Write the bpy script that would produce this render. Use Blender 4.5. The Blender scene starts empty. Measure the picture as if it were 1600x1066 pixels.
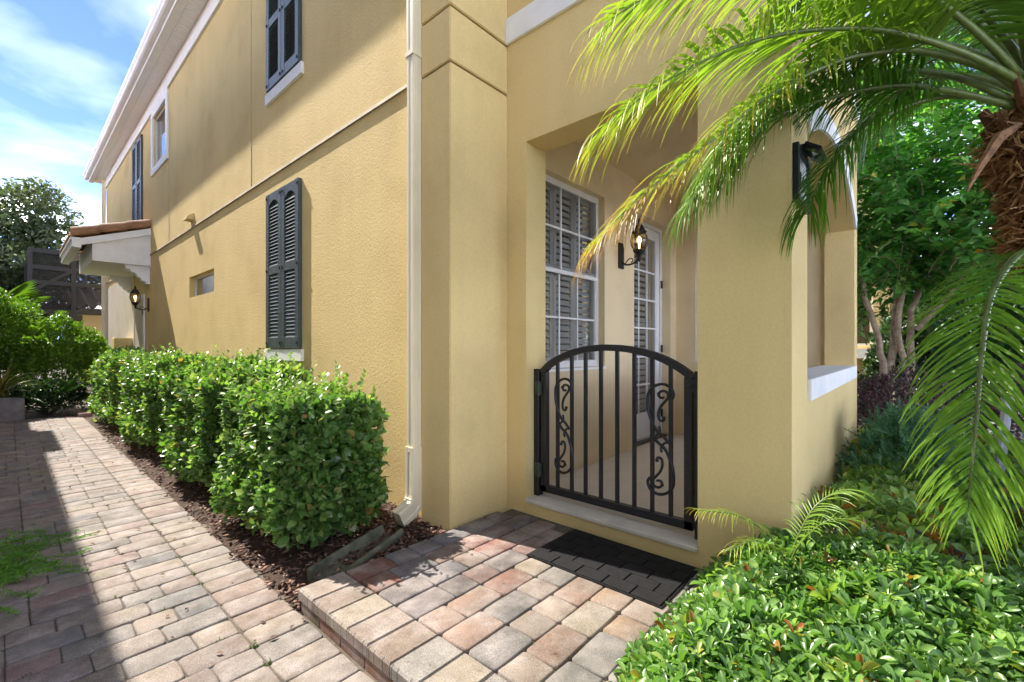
import bpy, bmesh, math, random
import numpy as np
from mathutils import Vector, Matrix

random.seed(7)
rng = np.random.default_rng(11)
scn = bpy.context.scene
COL = scn.collection

# ------------------------------------------------------------------ camera
cam_d = bpy.data.cameras.new('camera')
cam = bpy.data.objects.new('camera', cam_d)
COL.objects.link(cam)
cam.location = (0, 0, 1.35)
cam.rotation_euler = (math.radians(90), 0, math.atan2(.6653, .7463) - math.radians(90))
cam_d.sensor_width = 36
cam_d.lens = 703 / 1600 * 36
cam_d.shift_y = 12 / 1600
cam_d.clip_start = .05
cam_d.clip_end = 2000
scn.camera = cam

# ------------------------------------------------------------------ light
SUN = Vector((-.2, 1.0, 1.2)).normalized()          # towards the sun
sun_d = bpy.data.lights.new('sun', 'SUN')
sun_d.energy = 2.0
sun_d.angle = math.radians(.5)
sun_d.color = (1, .93, .82)
sun = bpy.data.objects.new('sun', sun_d)
COL.objects.link(sun)
sun.rotation_euler = SUN.to_track_quat('Z', 'Y').to_euler()
sun.location = (-3, 10, 20)

world = bpy.data.worlds.new('World')
scn.world = world
world.use_nodes = True
wn, wl = world.node_tree.nodes, world.node_tree.links
wn.clear()
w_out = wn.new('ShaderNodeOutputWorld')
w_bg = wn.new('ShaderNodeBackground')
w_bg.inputs['Strength'].default_value = .15
w_sky = wn.new('ShaderNodeTexSky')
w_sky.sky_type = 'NISHITA'
w_sky.sun_disc = False
w_sky.sun_elevation = math.asin(SUN.z)
w_sky.sun_rotation = math.atan2(SUN.x, SUN.y)
w_sky.altitude = 1500
w_sky.air_density = .22
w_sky.dust_density = 0
w_sky.ozone_density = 2.6
w_tc = wn.new('ShaderNodeTexCoord')
w_sep = wn.new('ShaderNodeSeparateXYZ')
wl.new(w_tc.outputs['Generated'], w_sep.inputs[0])
w_add = wn.new('ShaderNodeMath'); w_add.operation = 'ADD'; w_add.inputs[1].default_value = .18
wl.new(w_sep.outputs['Z'], w_add.inputs[0])
w_max = wn.new('ShaderNodeMath'); w_max.operation = 'MAXIMUM'; w_max.inputs[1].default_value = .06
wl.new(w_add.outputs[0], w_max.inputs[0])
w_div = wn.new('ShaderNodeVectorMath'); w_div.operation = 'DIVIDE'
w_cmb = wn.new('ShaderNodeCombineXYZ')
for k in range(3):
    wl.new(w_max.outputs[0], w_cmb.inputs[k])
wl.new(w_tc.outputs['Generated'], w_div.inputs[0])
wl.new(w_cmb.outputs[0], w_div.inputs[1])
w_n = wn.new('ShaderNodeTexNoise')
w_n.inputs['Scale'].default_value = 2.1
w_n.inputs['Detail'].default_value = 9
w_n.inputs['Roughness'].default_value = .5
w_n.inputs['Distortion'].default_value = .25
w_off = wn.new('ShaderNodeVectorMath'); w_off.operation = 'ADD'
w_off.inputs[1].default_value = (23.698, 48.055, 0)
wl.new(w_div.outputs[0], w_off.inputs[0])
wl.new(w_off.outputs[0], w_n.inputs['Vector'])
# more cloud low down: threshold falls towards the horizon
w_mr = wn.new('ShaderNodeMapRange')
w_mr.inputs['From Min'].default_value = .08
w_mr.inputs['From Max'].default_value = .50
w_mr.inputs['To Min'].default_value = .20
w_mr.inputs['To Max'].default_value = .02
wl.new(w_sep.outputs['Z'], w_mr.inputs['Value'])
w_s = wn.new('ShaderNodeMath'); w_s.operation = 'ADD'
wl.new(w_n.outputs['Fac'], w_s.inputs[0]); wl.new(w_mr.outputs[0], w_s.inputs[1])
w_r = wn.new('ShaderNodeValToRGB')
w_e = w_r.color_ramp.elements.new(.60); w_e.color = (.022, .022, .022, 1)
w_e2 = w_r.color_ramp.elements.new(.70); w_e2.color = (.10, .10, .10, 1)
w_r.color_ramp.elements[0].position = .46
w_r.color_ramp.elements[3].position = .86
w_r.color_ramp.elements[0].color = (0, 0, 0, 1)
w_r.color_ramp.elements[3].color = (1, 1, 1, 1)
wl.new(w_s.outputs[0], w_r.inputs[0])
w_mix = wn.new('ShaderNodeMixRGB')
wl.new(w_r.outputs[0], w_mix.inputs[0])
wl.new(w_sky.outputs[0], w_mix.inputs[1])
w_mix.inputs[2].default_value = (27, 26.6, 26.2, 1)
wl.new(w_mix.outputs[0], w_bg.inputs['Color'])
wl.new(w_bg.outputs[0], w_out.inputs[0])

scn.view_settings.view_transform = 'Standard'
scn.view_settings.look = 'None'
scn.view_settings.gamma = 1
scn.view_settings.use_curve_mapping = False
scn.view_settings.exposure = 2.52
scn.render.engine = 'CYCLES'
scn.cycles.use_denoising = True
scn.cycles.max_bounces = 10
scn.cycles.diffuse_bounces = 6
scn.cycles.transparent_max_bounces = 16
scn.cycles.caustics_reflective = False
scn.cycles.caustics_refractive = False
scn.cycles.sample_clamp_indirect = 8


# ------------------------------------------------------------------ materials
def srgb(r, g, b):
    f = lambda c: c / 12.92 if c <= .04045 else ((c + .055) / 1.055) ** 2.4
    return (f(r / 255), f(g / 255), f(b / 255), 1)


def new_mat(name):
    m = bpy.data.materials.new(name)
    m.use_nodes = True
    nt = m.node_tree
    b = nt.nodes['Principled BSDF']
    return m, nt, b


def noise(nt, scale, detail=4, rough=.55, coord='Object', vec=None, stretch=None):
    n = nt.nodes.new('ShaderNodeTexNoise')
    n.inputs['Scale'].default_value = scale
    n.inputs['Detail'].default_value = detail
    n.inputs['Roughness'].default_value = rough
    tc = nt.nodes.new('ShaderNodeTexCoord')
    src = tc.outputs[coord]
    if stretch:
        mp = nt.nodes.new('ShaderNodeMapping')
        mp.inputs['Scale'].default_value = stretch
        nt.links.new(src, mp.inputs[0])
        src = mp.outputs[0]
    nt.links.new(src, n.inputs['Vector'])
    return n.outputs['Fac']


def ramp(nt, fac, stops, mode='LINEAR'):
    r = nt.nodes.new('ShaderNodeValToRGB')
    r.color_ramp.interpolation = mode
    e = r.color_ramp.elements
    while len(e) < len(stops):
        e.new(.5)
    for i, (p, c) in enumerate(stops):
        e[i].position = p
        e[i].color = c if len(c) == 4 else (*c, 1)
    nt.links.new(fac, r.inputs[0])
    return r.outputs[0]


def mul(nt, a, b, fac=1.0, mode='MULTIPLY'):
    m = nt.nodes.new('ShaderNodeMixRGB')
    m.blend_type = mode
    if isinstance(fac, (int, float)):
        m.inputs[0].default_value = fac
    else:
        nt.links.new(fac, m.inputs[0])
    for k, s in ((1, a), (2, b)):
        if isinstance(s, tuple):
            m.inputs[k].default_value = s
        else:
            nt.links.new(s, m.inputs[k])
    return m.outputs[0]


def bump(nt, bsdf, h, strength, dist, prev=None):
    b = nt.nodes.new('ShaderNodeBump')
    b.inputs['Strength'].default_value = strength
    b.inputs['Distance'].default_value = dist
    nt.links.new(h, b.inputs['Height'])
    if prev is not None:
        nt.links.new(prev, b.inputs['Normal'])
    nt.links.new(b.outputs[0], bsdf.inputs['Normal'])
    return b.outputs[0]


def plain(name, col, rough=.5, var=.12, nscale=14, metal=0, bumpd=0, bscale=80, spec=.5):
    m, nt, b = new_mat(name)
    f = noise(nt, nscale, 5)
    lo = tuple(c * (1 - var) for c in col[:3]) + (1,)
    hi = tuple(min(1, c * (1 + var)) for c in col[:3]) + (1,)
    nt.links.new(ramp(nt, f, [(.3, lo), (.7, hi)]), b.inputs['Base Color'])
    b.inputs['Roughness'].default_value = rough
    b.inputs['Metallic'].default_value = metal
    b.inputs['Specular IOR Level'].default_value = spec
    if bumpd:
        bump(nt, b, noise(nt, bscale, 3), 1, bumpd)
    return m


def stucco(name, col, big, fine, streak=.05):
    m, nt, b = new_mat(name)
    f = noise(nt, 1.1, 6, .6)
    base = ramp(nt, f, [(.28, tuple(c * k for c, k in zip(col, (.86, .85, .83)))), (.5, tuple(col[:3])), (.72, tuple(min(1, c * 1.05) for c in col[:3]))])
    st = noise(nt, 1.0, 5, .6, stretch=(5, 5, .35))
    base = mul(nt, base, ramp(nt, st, [(.35, (1, 1, 1)), (.75, (1 - streak, 1 - streak * 1.05, 1 - streak * 1.1))]))
    sp = noise(nt, 60, 3)
    base = mul(nt, base, ramp(nt, sp, [(.3, (.93, .93, .93)), (.6, (1, 1, 1))]))
    nt.links.new(base, b.inputs['Base Color'])
    b.inputs['Roughness'].default_value = .9
    b.inputs['Specular IOR Level'].default_value = .2
    p = bump(nt, b, noise(nt, 38, 4, .65), 1, big)
    bump(nt, b, noise(nt, 130, 3, .7), 1, fine, p)
    return m


WALL = (.765, .585, .275)
M = {}
M['stucco_rough'] = stucco('rough yellow stucco', WALL, .010, .006)
M['stucco'] = stucco('smooth yellow stucco', WALL, .0009, .0002, .05)
M['stucco_porch'] = stucco('porch yellow stucco', (.80, .65, .41), .0007, .0002, .03)
M['stucco_cream'] = stucco('cream stucco', (.66, .58, .46), .001, .001)
M['white'] = plain('white paint', (.84, .84, .84), .5, .04, 6, bumpd=.0004)
M['white_trim'] = plain('white stucco trim', (.82, .81, .80), .8, .05, 8, bumpd=.0008)
M['soffit'] = plain('soffit vinyl', (.86, .84, .81), .55, .03)
M['gutter'] = plain('cream aluminium', (.74, .655, .48), .32, .05, 3)
M['frame'] = plain('white window frame', (.72, .71, .69), .4, .04)
M['joint'] = plain('shadow joint', (.20, .14, .07), .9, .2)
M['groove'] = plain('stucco groove', (.52, .40, .21), .9, .1, 6)
M['bead'] = plain('stucco bead', (.30, .25, .17), .8, .3, 6)
M['shutter'] = plain('teal grey shutter paint', (.058, .078, .082), .42, .15, 9, bumpd=.0004)
M['slat'] = plain('shutter slat paint', (.090, .110, .114), .45, .15, 9)
M['louver'] = plain('plantation louver', (.46, .45, .42), .5, .04)
M['iron'] = plain('black iron', (.012, .012, .016), .38, .3, 40, bumpd=.0006, bscale=160)
M['hinge'] = plain('weathered hinge', (.055, .075, .055), .5, .5, 60, metal=.4)
M['lamp'] = plain('lamp iron', (.014, .013, .012), .45, .3, 40)
M['floor'] = plain('porch floor concrete', (.76, .69, .60), .75, .06, 5, bumpd=.0006)
M['sill'] = plain('gate sill concrete', (.62, .57, .50), .8, .10, 7, bumpd=.0008)
M['tile'] = plain('terracotta tile', (.30, .155, .075), .75, .35, 7, bumpd=.001)
M['tile_pale'] = plain('pale roof tile', (.34, .24, .17), .8, .3, 5)
M['cage'] = plain('bronze aluminium', (.012, .011, .012), .4, .2)
M['dark'] = plain('dark interior', (.035, .034, .033), .9, .2)
M['splash'] = plain('mossy concrete', (.115, .115, .080), .85, .5, 9, bumpd=.0015, bscale=40)
M['rubber'] = plain('black rubber', (.010, .010, .011), .75, .35, 30, spec=.25, bumpd=.0006, bscale=200)
M['planter'] = plain('grey planter', (.20, .18, .19), .8, .25, 9, bumpd=.001)
M['plaque'] = plain('plaque face', (.55, .56, .58), .5, .05)
M['stake'] = plain('galvanised pipe', (.36, .38, .40), .4, .2, 12)
M['bark'] = plain('smooth bark', (.36, .27, .19), .85, .45, 14, bumpd=.003, bscale=30)
M['bark_dark'] = plain('oak bark', (.085, .070, .055), .9, .4, 12, bumpd=.004, bscale=30)
M['twig'] = plain('twig', (.075, .055, .035), .9, .4)
M['grey_wall'] = plain('meter box', (.66, .63, .58), .6, .08)
M['white_deck'] = plain('pale drive', (.50, .49, .47), .85, .1, 3)


def soil(name, a, b_, scale, bd):
    m, nt, b = new_mat(name)
    f = noise(nt, scale, 8, .7)
    nt.links.new(ramp(nt, f, [(.3, a), (.7, b_)]), b.inputs['Base Color'])
    b.inputs['Roughness'].default_value = .95
    bump(nt, b, noise(nt, scale * 3, 6, .7), 1, bd)
    return m


M['ground'] = soil('garden earth', (.035, .025, .017), (.10, .07, .045), 9, .02)
M['mulch_soil'] = soil('mulch soil', (.030, .017, .011), (.10, .055, .036), 22, .02)
M['bedding'] = soil('paver bedding sand', (.055, .045, .034), (.15, .125, .095), 25, .004)


def chip_mat():
    m, nt, b = new_mat('bark chip')
    a = nt.nodes.new('ShaderNodeAttribute'); a.attribute_name = 'tint'
    c = ramp(nt, a.outputs['Fac'], [(0, (.05, .026, .018)), (.45, (.18, .088, .060)), (.8, (.34, .20, .15)), (1, (.50, .38, .31))])
    f = noise(nt, 40, 5, .7)
    c = mul(nt, c, ramp(nt, f, [(.3, (.55, .55, .55)), (.7, (1.1, 1.1, 1.1))]))
    nt.links.new(c, b.inputs['Base Color'])
    b.inputs['Roughness'].default_value = .85
    bump(nt, b, noise(nt, 90, 4, .7), 1, .002)
    return m


M['chip'] = chip_mat()


def paver_mat(name, src):
    """Concrete cobble: its own colour (object colour or face colour) with blotches, specks and grit."""
    m, nt, b = new_mat(name)
    if src == 'object':
        oi = nt.nodes.new('ShaderNodeObjectInfo')
        base = oi.outputs['Color']
    else:
        at = nt.nodes.new('ShaderNodeAttribute'); at.attribute_name = 'paint'
        base = at.outputs['Color']
    geo = nt.nodes.new('ShaderNodeNewGeometry')

    def wn_(scale, detail, rough):
        n = nt.nodes.new('ShaderNodeTexNoise')
        n.inputs['Scale'].default_value = scale
        n.inputs['Detail'].default_value = detail
        n.inputs['Roughness'].default_value = rough
        nt.links.new(geo.outputs['Position'], n.inputs['Vector'])
        return n.outputs['Fac']
    c = mul(nt, base, (.335, .30, .285, 1), ramp(nt, wn_(7, 4, .6), [(.40, (0, 0, 0)), (.70, (.75, .75, .75))]), 'MIX')
    c = mul(nt, c, ramp(nt, wn_(13, 5, .6), [(.3, (.80, .78, .76)), (.7, (1.14, 1.13, 1.12))]))
    c = mul(nt, c, ramp(nt, wn_(260, 3, .6), [(.30, (.52, .52, .52)), (.5, (1, 1, 1)), (.70, (1.42, 1.42, 1.42))]))
    c = mul(nt, c, ramp(nt, wn_(2.6, 6, .65), [(.34, (.76, .76, .73)), (.60, (1.05, 1.05, 1.05))]))
    c = mul(nt, c, ramp(nt, wn_(30, 2, .5), [(.70, (1, 1, 1)), (.76, (.62, .58, .53))]))
    nt.links.new(c, b.inputs['Base Color'])
    b.inputs['Roughness'].default_value = .88
    b.inputs['Specular IOR Level'].default_value = .3
    p = bump(nt, b, wn_(45, 4, .65), 1, .0016)
    bump(nt, b, wn_(330, 3, .7), 1, .0012, p)
    return m


M['paver'] = paver_mat('cobble paver', 'object')
M['paver_far'] = paver_mat('far cobble paver', 'face')


def leaf_mat(name, stops, rough=.38, trans=.35, spec=.5, tgain=(1.5, 1.7, .7)):
    m, nt, b = new_mat(name)
    a = nt.nodes.new('ShaderNodeAttribute'); a.attribute_name = 'tint'
    c = ramp(nt, a.outputs['Fac'], stops)
    nt.links.new(c, b.inputs['Base Color'])
    b.inputs['Roughness'].default_value = rough
    b.inputs['Specular IOR Level'].default_value = spec
    t = nt.nodes.new('ShaderNodeBsdfTranslucent')
    nt.links.new(mul(nt, c, (*tgain, 1)), t.inputs['Color'])
    mx = nt.nodes.new('ShaderNodeMixShader')
    mx.inputs[0].default_value = trans
    nt.links.new(b.outputs[0], mx.inputs[1])
    nt.links.new(t.outputs[0], mx.inputs[2])
    nt.links.new(mx.outputs[0], nt.nodes['Material Output'].inputs[0])
    return m


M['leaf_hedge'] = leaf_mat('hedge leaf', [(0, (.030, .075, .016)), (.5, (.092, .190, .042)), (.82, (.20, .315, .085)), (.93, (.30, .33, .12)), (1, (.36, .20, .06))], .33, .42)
M['leaf_cover'] = leaf_mat('glossy cover leaf', [(0, (.045, .115, .028)), (.5, (.14, .27, .070)), (.85, (.27, .42, .11)), (.95, (.36, .40, .09)), (1, (.34, .11, .03))], .30, .38)
M['leaf_tree'] = leaf_mat('crape leaf', [(0, (.045, .15, .045)), (.5, (.11, .29, .075)), (.9, (.20, .39, .09)), (.97, (.34, .33, .03)), (1, (.42, .26, .03))], .34, .50)
M['leaf_dark'] = leaf_mat('dark shrub leaf', [(0, (.012, .034, .012)), (.6, (.034, .078, .022)), (1, (.07, .125, .035))], .42, .25)
M['leaf_oak'] = leaf_mat('oak leaf', [(0, (.035, .055, .026)), (.6, (.085, .115, .052)), (1, (.15, .18, .075))], .45, .3)
M['leaf_lime'] = leaf_mat('lime shrub leaf', [(0, (.055, .13, .014)), (.5, (.12, .235, .022)), (1, (.22, .34, .035))], .38, .4)
M['leaf_purple'] = leaf_mat('purple shrub leaf', [(0, (.04, .04, .03)), (.5, (.085, .058, .055)), (.85, (.15, .065, .085)), (1, (.28, .09, .14))], .45, .25, tgain=(1.5, 1.1, 1.1))
M['leaf_juniper'] = leaf_mat('juniper spray', [(0, (.035, .10, .055)), (.6, (.08, .20, .11)), (1, (.14, .28, .16))], .6, .2, .2)
M['leaf_banana'] = leaf_mat('broad leaf', [(0, (.020, .075, .022)), (1, (.060, .165, .050))], .35, .3)
M['leaf_spiky'] = leaf_mat('spiky leaf', [(0, (.05, .07, .02)), (.5, (.27, .22, .05)), (1, (.42, .34, .10))], .45, .3)
M['leaf_weed'] = leaf_mat('weed leaf', [(0, (.05, .09, .02)), (1, (.12, .18, .05))], .5, .3)
M['leaf_fern'] = leaf_mat('fern leaf', [(0, (.10, .24, .03)), (1, (.20, .40, .06))], .5, .45)
M['palm'] = leaf_mat('palm leaflet', [(0, (.026, .080, .014)), (.40, (.075, .19, .022)), (.66, (.20, .335, .045)), (.82, (.42, .36, .045)), (.92, (.40, .20, .06)), (1, (.24, .14, .08))], .36, .42, tgain=(1.55, 1.55, .6))
M['rachis'] = plain('palm rachis', (.11, .155, .035), .4, .25, 20)
M['fibre'] = leaf_mat('palm fibre', [(0, (.13, .055, .026)), (.5, (.40, .20, .085)), (.85, (.56, .33, .16)), (1, (.66, .48, .27))], .75, .12, .2, tgain=(1.1, 1, .9))
M['palm_trunk'] = plain('palm trunk', (.22, .115, .055), .9, .5, 30, bumpd=.006, bscale=40)


def glass_mat(name, tint, refl):
    m, nt, b = new_mat(name)
    nt.nodes.remove(b)
    g = nt.nodes.new('ShaderNodeBsdfGlossy'); g.inputs['Roughness'].default_value = .02
    t = nt.nodes.new('ShaderNodeBsdfTransparent'); t.inputs['Color'].default_value = tint
    fr = nt.nodes.new('ShaderNodeFresnel')
    ge = nt.nodes.new('ShaderNodeNewGeometry')
    mr = nt.nodes.new('ShaderNodeMapRange')
    mr.inputs['To Min'].default_value = 1.45
    mr.inputs['To Max'].default_value = 1 / 1.45
    nt.links.new(ge.outputs['Backfacing'], mr.inputs['Value'])
    nt.links.new(mr.outputs[0], fr.inputs['IOR'])
    ad = nt.nodes.new('ShaderNodeMath'); ad.operation = 'ADD'; ad.inputs[1].default_value = refl
    nt.links.new(fr.outputs[0], ad.inputs[0])
    mx = nt.nodes.new('ShaderNodeMixShader')
    nt.links.new(ad.outputs[0], mx.inputs[0])
    nt.links.new(t.outputs[0], mx.inputs[1]); nt.links.new(g.outputs[0], mx.inputs[2])
    nt.links.new(mx.outputs[0], nt.nodes['Material Output'].inputs[0])
    return m


M['glass'] = glass_mat('window glass', (.90, .92, .94, 1), .05)
M['mirror_glass'] = glass_mat('reflective glass', (.70, .74, .78, 1), .30)
M['amber'] = glass_mat('amber lamp glass', (.96, .84, .62, 1), .04)


def screen_mat():
    m, nt, b = new_mat('insect screen')
    t = nt.nodes.new('ShaderNodeBsdfTransparent')
    b.inputs['Base Color'].default_value = (.018, .020, .030, 1)
    b.inputs['Roughness'].default_value = .8
    mx = nt.nodes.new('ShaderNodeMixShader'); mx.inputs[0].default_value = .62
    nt.links.new(t.outputs[0], mx.inputs[1]); nt.links.new(b.outputs[0], mx.inputs[2])
    nt.links.new(mx.outputs[0], nt.nodes['Material Output'].inputs[0])
    return m


M['screen'] = screen_mat()


def emit_mat(name, col, s):
    m, nt, b = new_mat(name)
    b.inputs['Emission Color'].default_value = col
    b.inputs['Emission Strength'].default_value = s
    return m


M['bulb'] = emit_mat('lit bulb', (1, .74, .48, 1), 1.1)


# ------------------------------------------------------------------ object helpers
def root_loc(o):
    v = Vector(o.location)
    while o.parent:
        o = o.parent
        v += Vector(o.location)
    return v


def props(o, label=None, cat=None, group=None, kind=None):
    if label: o['label'] = label
    if cat: o['category'] = cat
    if group: o['group'] = group
    if kind: o['kind'] = kind
    return o


def thing(name, loc, label, cat, group=None, kind=None):
    o = bpy.data.objects.new(name, None)
    o.empty_display_size = .1
    COL.objects.link(o)
    o.location = loc
    return props(o, label, cat, group, kind)


def link_mesh(name, me, mat, parent=None, loc=None):
    if mat and not me.materials:
        me.materials.append(M[mat] if isinstance(mat, str) else mat)
    o = bpy.data.objects.new(name, me)
    COL.objects.link(o)
    if parent: o.parent = parent
    if loc is not None: o.location = loc
    return o


class MB:
    """Collects world-space geometry and links it as ONE mesh object."""
    def __init__(s):
        s.v, s.f = [], []

    def add(s, vs, fs):
        k = len(s.v)
        s.v += [tuple(p) for p in vs]
        s.f += [tuple(i + k for i in f) for f in fs]
        return s

    def quad(s, a, b, c, d):
        return s.add([a, b, c, d], [(0, 1, 2, 3)])

    def box(s, x0, x1, y0, y1, z0, z1):
        vs = [(x, y, z) for z in (z0, z1) for y in (y0, y1) for x in (x0, x1)]
        return s.add(vs, [(0, 2, 3, 1), (4, 5, 7, 6), (0, 1, 5, 4), (2, 6, 7, 3), (0, 4, 6, 2), (1, 3, 7, 5)])

    def obox(s, c, ax, ay, az, hx, hy, hz):
        c, ax, ay, az = map(Vector, (c, ax, ay, az))
        vs = [c + ax * hx * i + ay * hy * j + az * hz * k for k in (-1, 1) for j in (-1, 1) for i in (-1, 1)]
        return s.add(vs, [(0, 2, 3, 1), (4, 5, 7, 6), (0, 1, 5, 4), (2, 6, 7, 3), (0, 4, 6, 2), (1, 3, 7, 5)])

    def prism(s, poly, axis, a, b):
        """poly in the two other axes (in x,y,z order), extruded along axis from a to b"""
        def p(u, v, w):
            return {'X': (w, u, v), 'Y': (u, w, v), 'Z': (u, v, w)}[axis]
        n = len(poly)
        vs = [p(u, v, a) for u, v in poly] + [p(u, v, b) for u, v in poly]
        fs = [tuple(range(n - 1, -1, -1)), tuple(range(n, 2 * n))]
        fs += [(i, (i + 1) % n, n + (i + 1) % n, n + i) for i in range(n)]
        return s.add(vs, fs)

    def tube(s, pts, r, n=8, cap=True):
        pts = [Vector(p) for p in pts]
        rs = r if isinstance(r, (list, tuple)) else [r] * len(pts)
        rings, up = [], None
        for i, p in enumerate(pts):
            t = (pts[min(i + 1, len(pts) - 1)] - pts[max(i - 1, 0)])
            t = t.normalized() if t.length > 1e-9 else Vector((0, 0, 1))
            if up is None:
                up = Vector((0, 0, 1)) if abs(t.z) < .9 else Vector((1, 0, 0))
            a = t.cross(up)
            a = a.normalized() if a.length > 1e-6 else t.orthogonal().normalized()
            b = a.cross(t).normalized()
            up = b
            rings.append([p + (a * math.cos(2 * math.pi * k / n) + b * math.sin(2 * math.pi * k / n)) * rs[i] for k in range(n)])
        vs = [q for ring in rings for q in ring]
        fs = [(i * n + k, i * n + (k + 1) % n, (i + 1) * n + (k + 1) % n, (i + 1) * n + k) for i in range(len(pts) - 1) for k in range(n)]
        if cap:
            fs += [tuple(range(n - 1, -1, -1)), tuple(range((len(pts) - 1) * n, len(pts) * n))]
        return s.add(vs, fs)

    def lathe(s, c, prof, n=14):
        vs = [(c[0] + r * math.cos(2 * math.pi * k / n), c[1] + r * math.sin(2 * math.pi * k / n), c[2] + z) for r, z in prof for k in range(n)]
        fs = [(i * n + k, i * n + (k + 1) % n, (i + 1) * n + (k + 1) % n, (i + 1) * n + k) for i in range(len(prof) - 1) for k in range(n)]
        fs += [tuple(range(n - 1, -1, -1)), tuple(range((len(prof) - 1) * n, len(prof) * n))]
        return s.add(vs, fs)

    def sweep(s, pts, prof, side):
        """rectangular/any profile swept along a planar path; side = axis across the path plane"""
        side = Vector(side).normalized()
        pts = [Vector(p) for p in pts]
        n, rings = len(prof), []
        for i, p in enumerate(pts):
            t0 = (p - pts[i - 1]).normalized() if i else (pts[1] - p).normalized()
            t1 = (pts[i + 1] - p).normalized() if i < len(pts) - 1 else t0
            t = (t0 + t1).normalized()
            nn = side.cross(t).normalized()
            k = 1 / max(.4, t.dot(t0))
            rings.append([p + side * u + nn * v * k for u, v in prof])
        vs = [q for r_ in rings for q in r_]
        fs = [(i * n + k, i * n + (k + 1) % n, (i + 1) * n + (k + 1) % n, (i + 1) * n + k) for i in range(len(pts) - 1) for k in range(n)]
        fs += [tuple(range(n - 1, -1, -1)), tuple(range((len(pts) - 1) * n, len(pts) * n))]
        return s.add(vs, fs)

    def wall(s, axis, c0, c1, u0, u1, z0, z1, holes=()):
        """wall slab in plane axis=c0..c1 with rectangular holes (u0,u1,z0,z1)"""
        us = sorted({u0, u1, *[h[0] for h in holes], *[h[1] for h in holes]})
        zs = sorted({z0, z1, *[h[2] for h in holes], *[h[3] for h in holes]})

        def p(c, u, z):
            return (c, u, z) if axis == 'X' else (u, c, z)

        def solid(i, j):
            if i < 0 or j < 0 or i >= len(us) - 1 or j >= len(zs) - 1: return False
            um, zm = (us[i] + us[i + 1]) / 2, (zs[j] + zs[j + 1]) / 2
            return not any(h[0] < um < h[1] and h[2] < zm < h[3] for h in holes)
        for i in range(len(us) - 1):
            for j in range(len(zs) - 1):
                if not solid(i, j): continue
                a, b, c, d = us[i], us[i + 1], zs[j], zs[j + 1]
                for k in (c0, c1):
                    s.quad(p(k, a, c), p(k, b, c), p(k, b, d), p(k, a, d))
                if not solid(i - 1, j): s.quad(p(c0, a, c), p(c1, a, c), p(c1, a, d), p(c0, a, d))
                if not solid(i + 1, j): s.quad(p(c0, b, c), p(c1, b, c), p(c1, b, d), p(c0, b, d))
                if not solid(i, j - 1): s.quad(p(c0, a, c), p(c1, a, c), p(c1, b, c), p(c0, b, c))
                if not solid(i, j + 1): s.quad(p(c0, a, d), p(c1, a, d), p(c1, b, d), p(c0, b, d))
        return s

    def mesh(s, name, off=(0, 0, 0), bevel=0, seg=1, smooth=False, weld=True):
        me = bpy.data.meshes.new(name)
        o = Vector(off)
        me.from_pydata([tuple(Vector(p) - o) for p in s.v], [], s.f)
        bm = bmesh.new(); bm.from_mesh(me)
        if weld: bmesh.ops.remove_doubles(bm, verts=bm.verts, dist=1e-5)
        bmesh.ops.recalc_face_normals(bm, faces=bm.faces)
        if bevel:
            es = [e for e in bm.edges if len(e.link_faces) == 2 and e.calc_face_angle(0) > .6]
            bmesh.ops.bevel(bm, geom=es, offset=bevel, segments=seg, affect='EDGES', clamp_overlap=True)
        bm.to_mesh(me); bm.free()
        if smooth:
            me.shade_smooth()
        me.update()
        return me

    def build(s, name, mat, parent=None, bevel=0, seg=1, smooth=False, label=None, kind=None, weld=True):
        off = root_loc(parent) if parent else Vector((0, 0, 0))
        me = s.mesh(name, off, bevel, seg, smooth, weld)
        o = link_mesh(name, me, mat, parent)
        if label: o['label'] = label
        if kind: o['kind'] = kind
        return o


def catmull(P, n=6):
    P = [np.array(p, float) for p in P]
    Q = [2 * P[0] - P[1]] + P + [2 * P[-1] - P[-2]]
    out = []
    for i in range(1, len(Q) - 2):
        a, b, c, d = Q[i - 1:i + 3]
        for k in range(n):
            t = k / n
            out.append(.5 * (2 * b + (c - a) * t + (2 * a - 5 * b + 4 * c - d) * t * t + (3 * b - a - 3 * c + d) * t ** 3))
    out.append(P[-1])
    return np.array(out)


# ---- foliage: thousands of small leaf meshes in one part
T_LEAF = (np.array([(0, 0, 0), (.42, -.5, .10), (.45, 0, -.02), (.42, .5, .10), (1, 0, -.10)]), [(0, 1, 2), (0, 2, 3), (1, 4, 2), (2, 4, 3)])
T_OBOV = (np.array([(0, 0, 0), (.28, -.26, .06), (.28, 0, 0), (.28, .26, .06), (.68, -.5, .10), (.68, 0, .01), (.68, .5, .10), (1, 0, -.06)]),
          [(0, 1, 2), (0, 2, 3), (1, 4, 5, 2), (2, 5, 6, 3), (4, 7, 5), (5, 7, 6)])
T_OVAL = (np.array([(0, 0, 0), (.22, -.36, .06), (.22, 0, -.01), (.22, .36, .06), (.58, -.48, .09), (.58, 0, -.02), (.58, .48, .09), (1, 0, -.10)]),
          [(0, 1, 2), (0, 2, 3), (1, 4, 5, 2), (2, 5, 6, 3), (4, 7, 5), (5, 7, 6)])
_u = [(.0, .05), (.22, .24), (.45, .40), (.66, .50), (.83, .44), (.95, .22), (1.0, .05)]
T_SPOON = (np.array([(u, q * h, .16 * abs(q) * h * 2 + .10 * u - .22 * u * u) for u, h in _u for q in (-1, 0, 1)]),
           [f for i in range(6) for f in ((i * 3, i * 3 + 3, i * 3 + 4, i * 3 + 1), (i * 3 + 1, i * 3 + 4, i * 3 + 5, i * 3 + 2))])
T_NEEDLE = (np.array([(0, -.5, 0), (0, .5, 0), (1, 0, 0)]), [(0, 1, 2)])


def unit(a):
    return a / np.maximum(1e-9, np.linalg.norm(a, axis=-1, keepdims=True))


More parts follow.
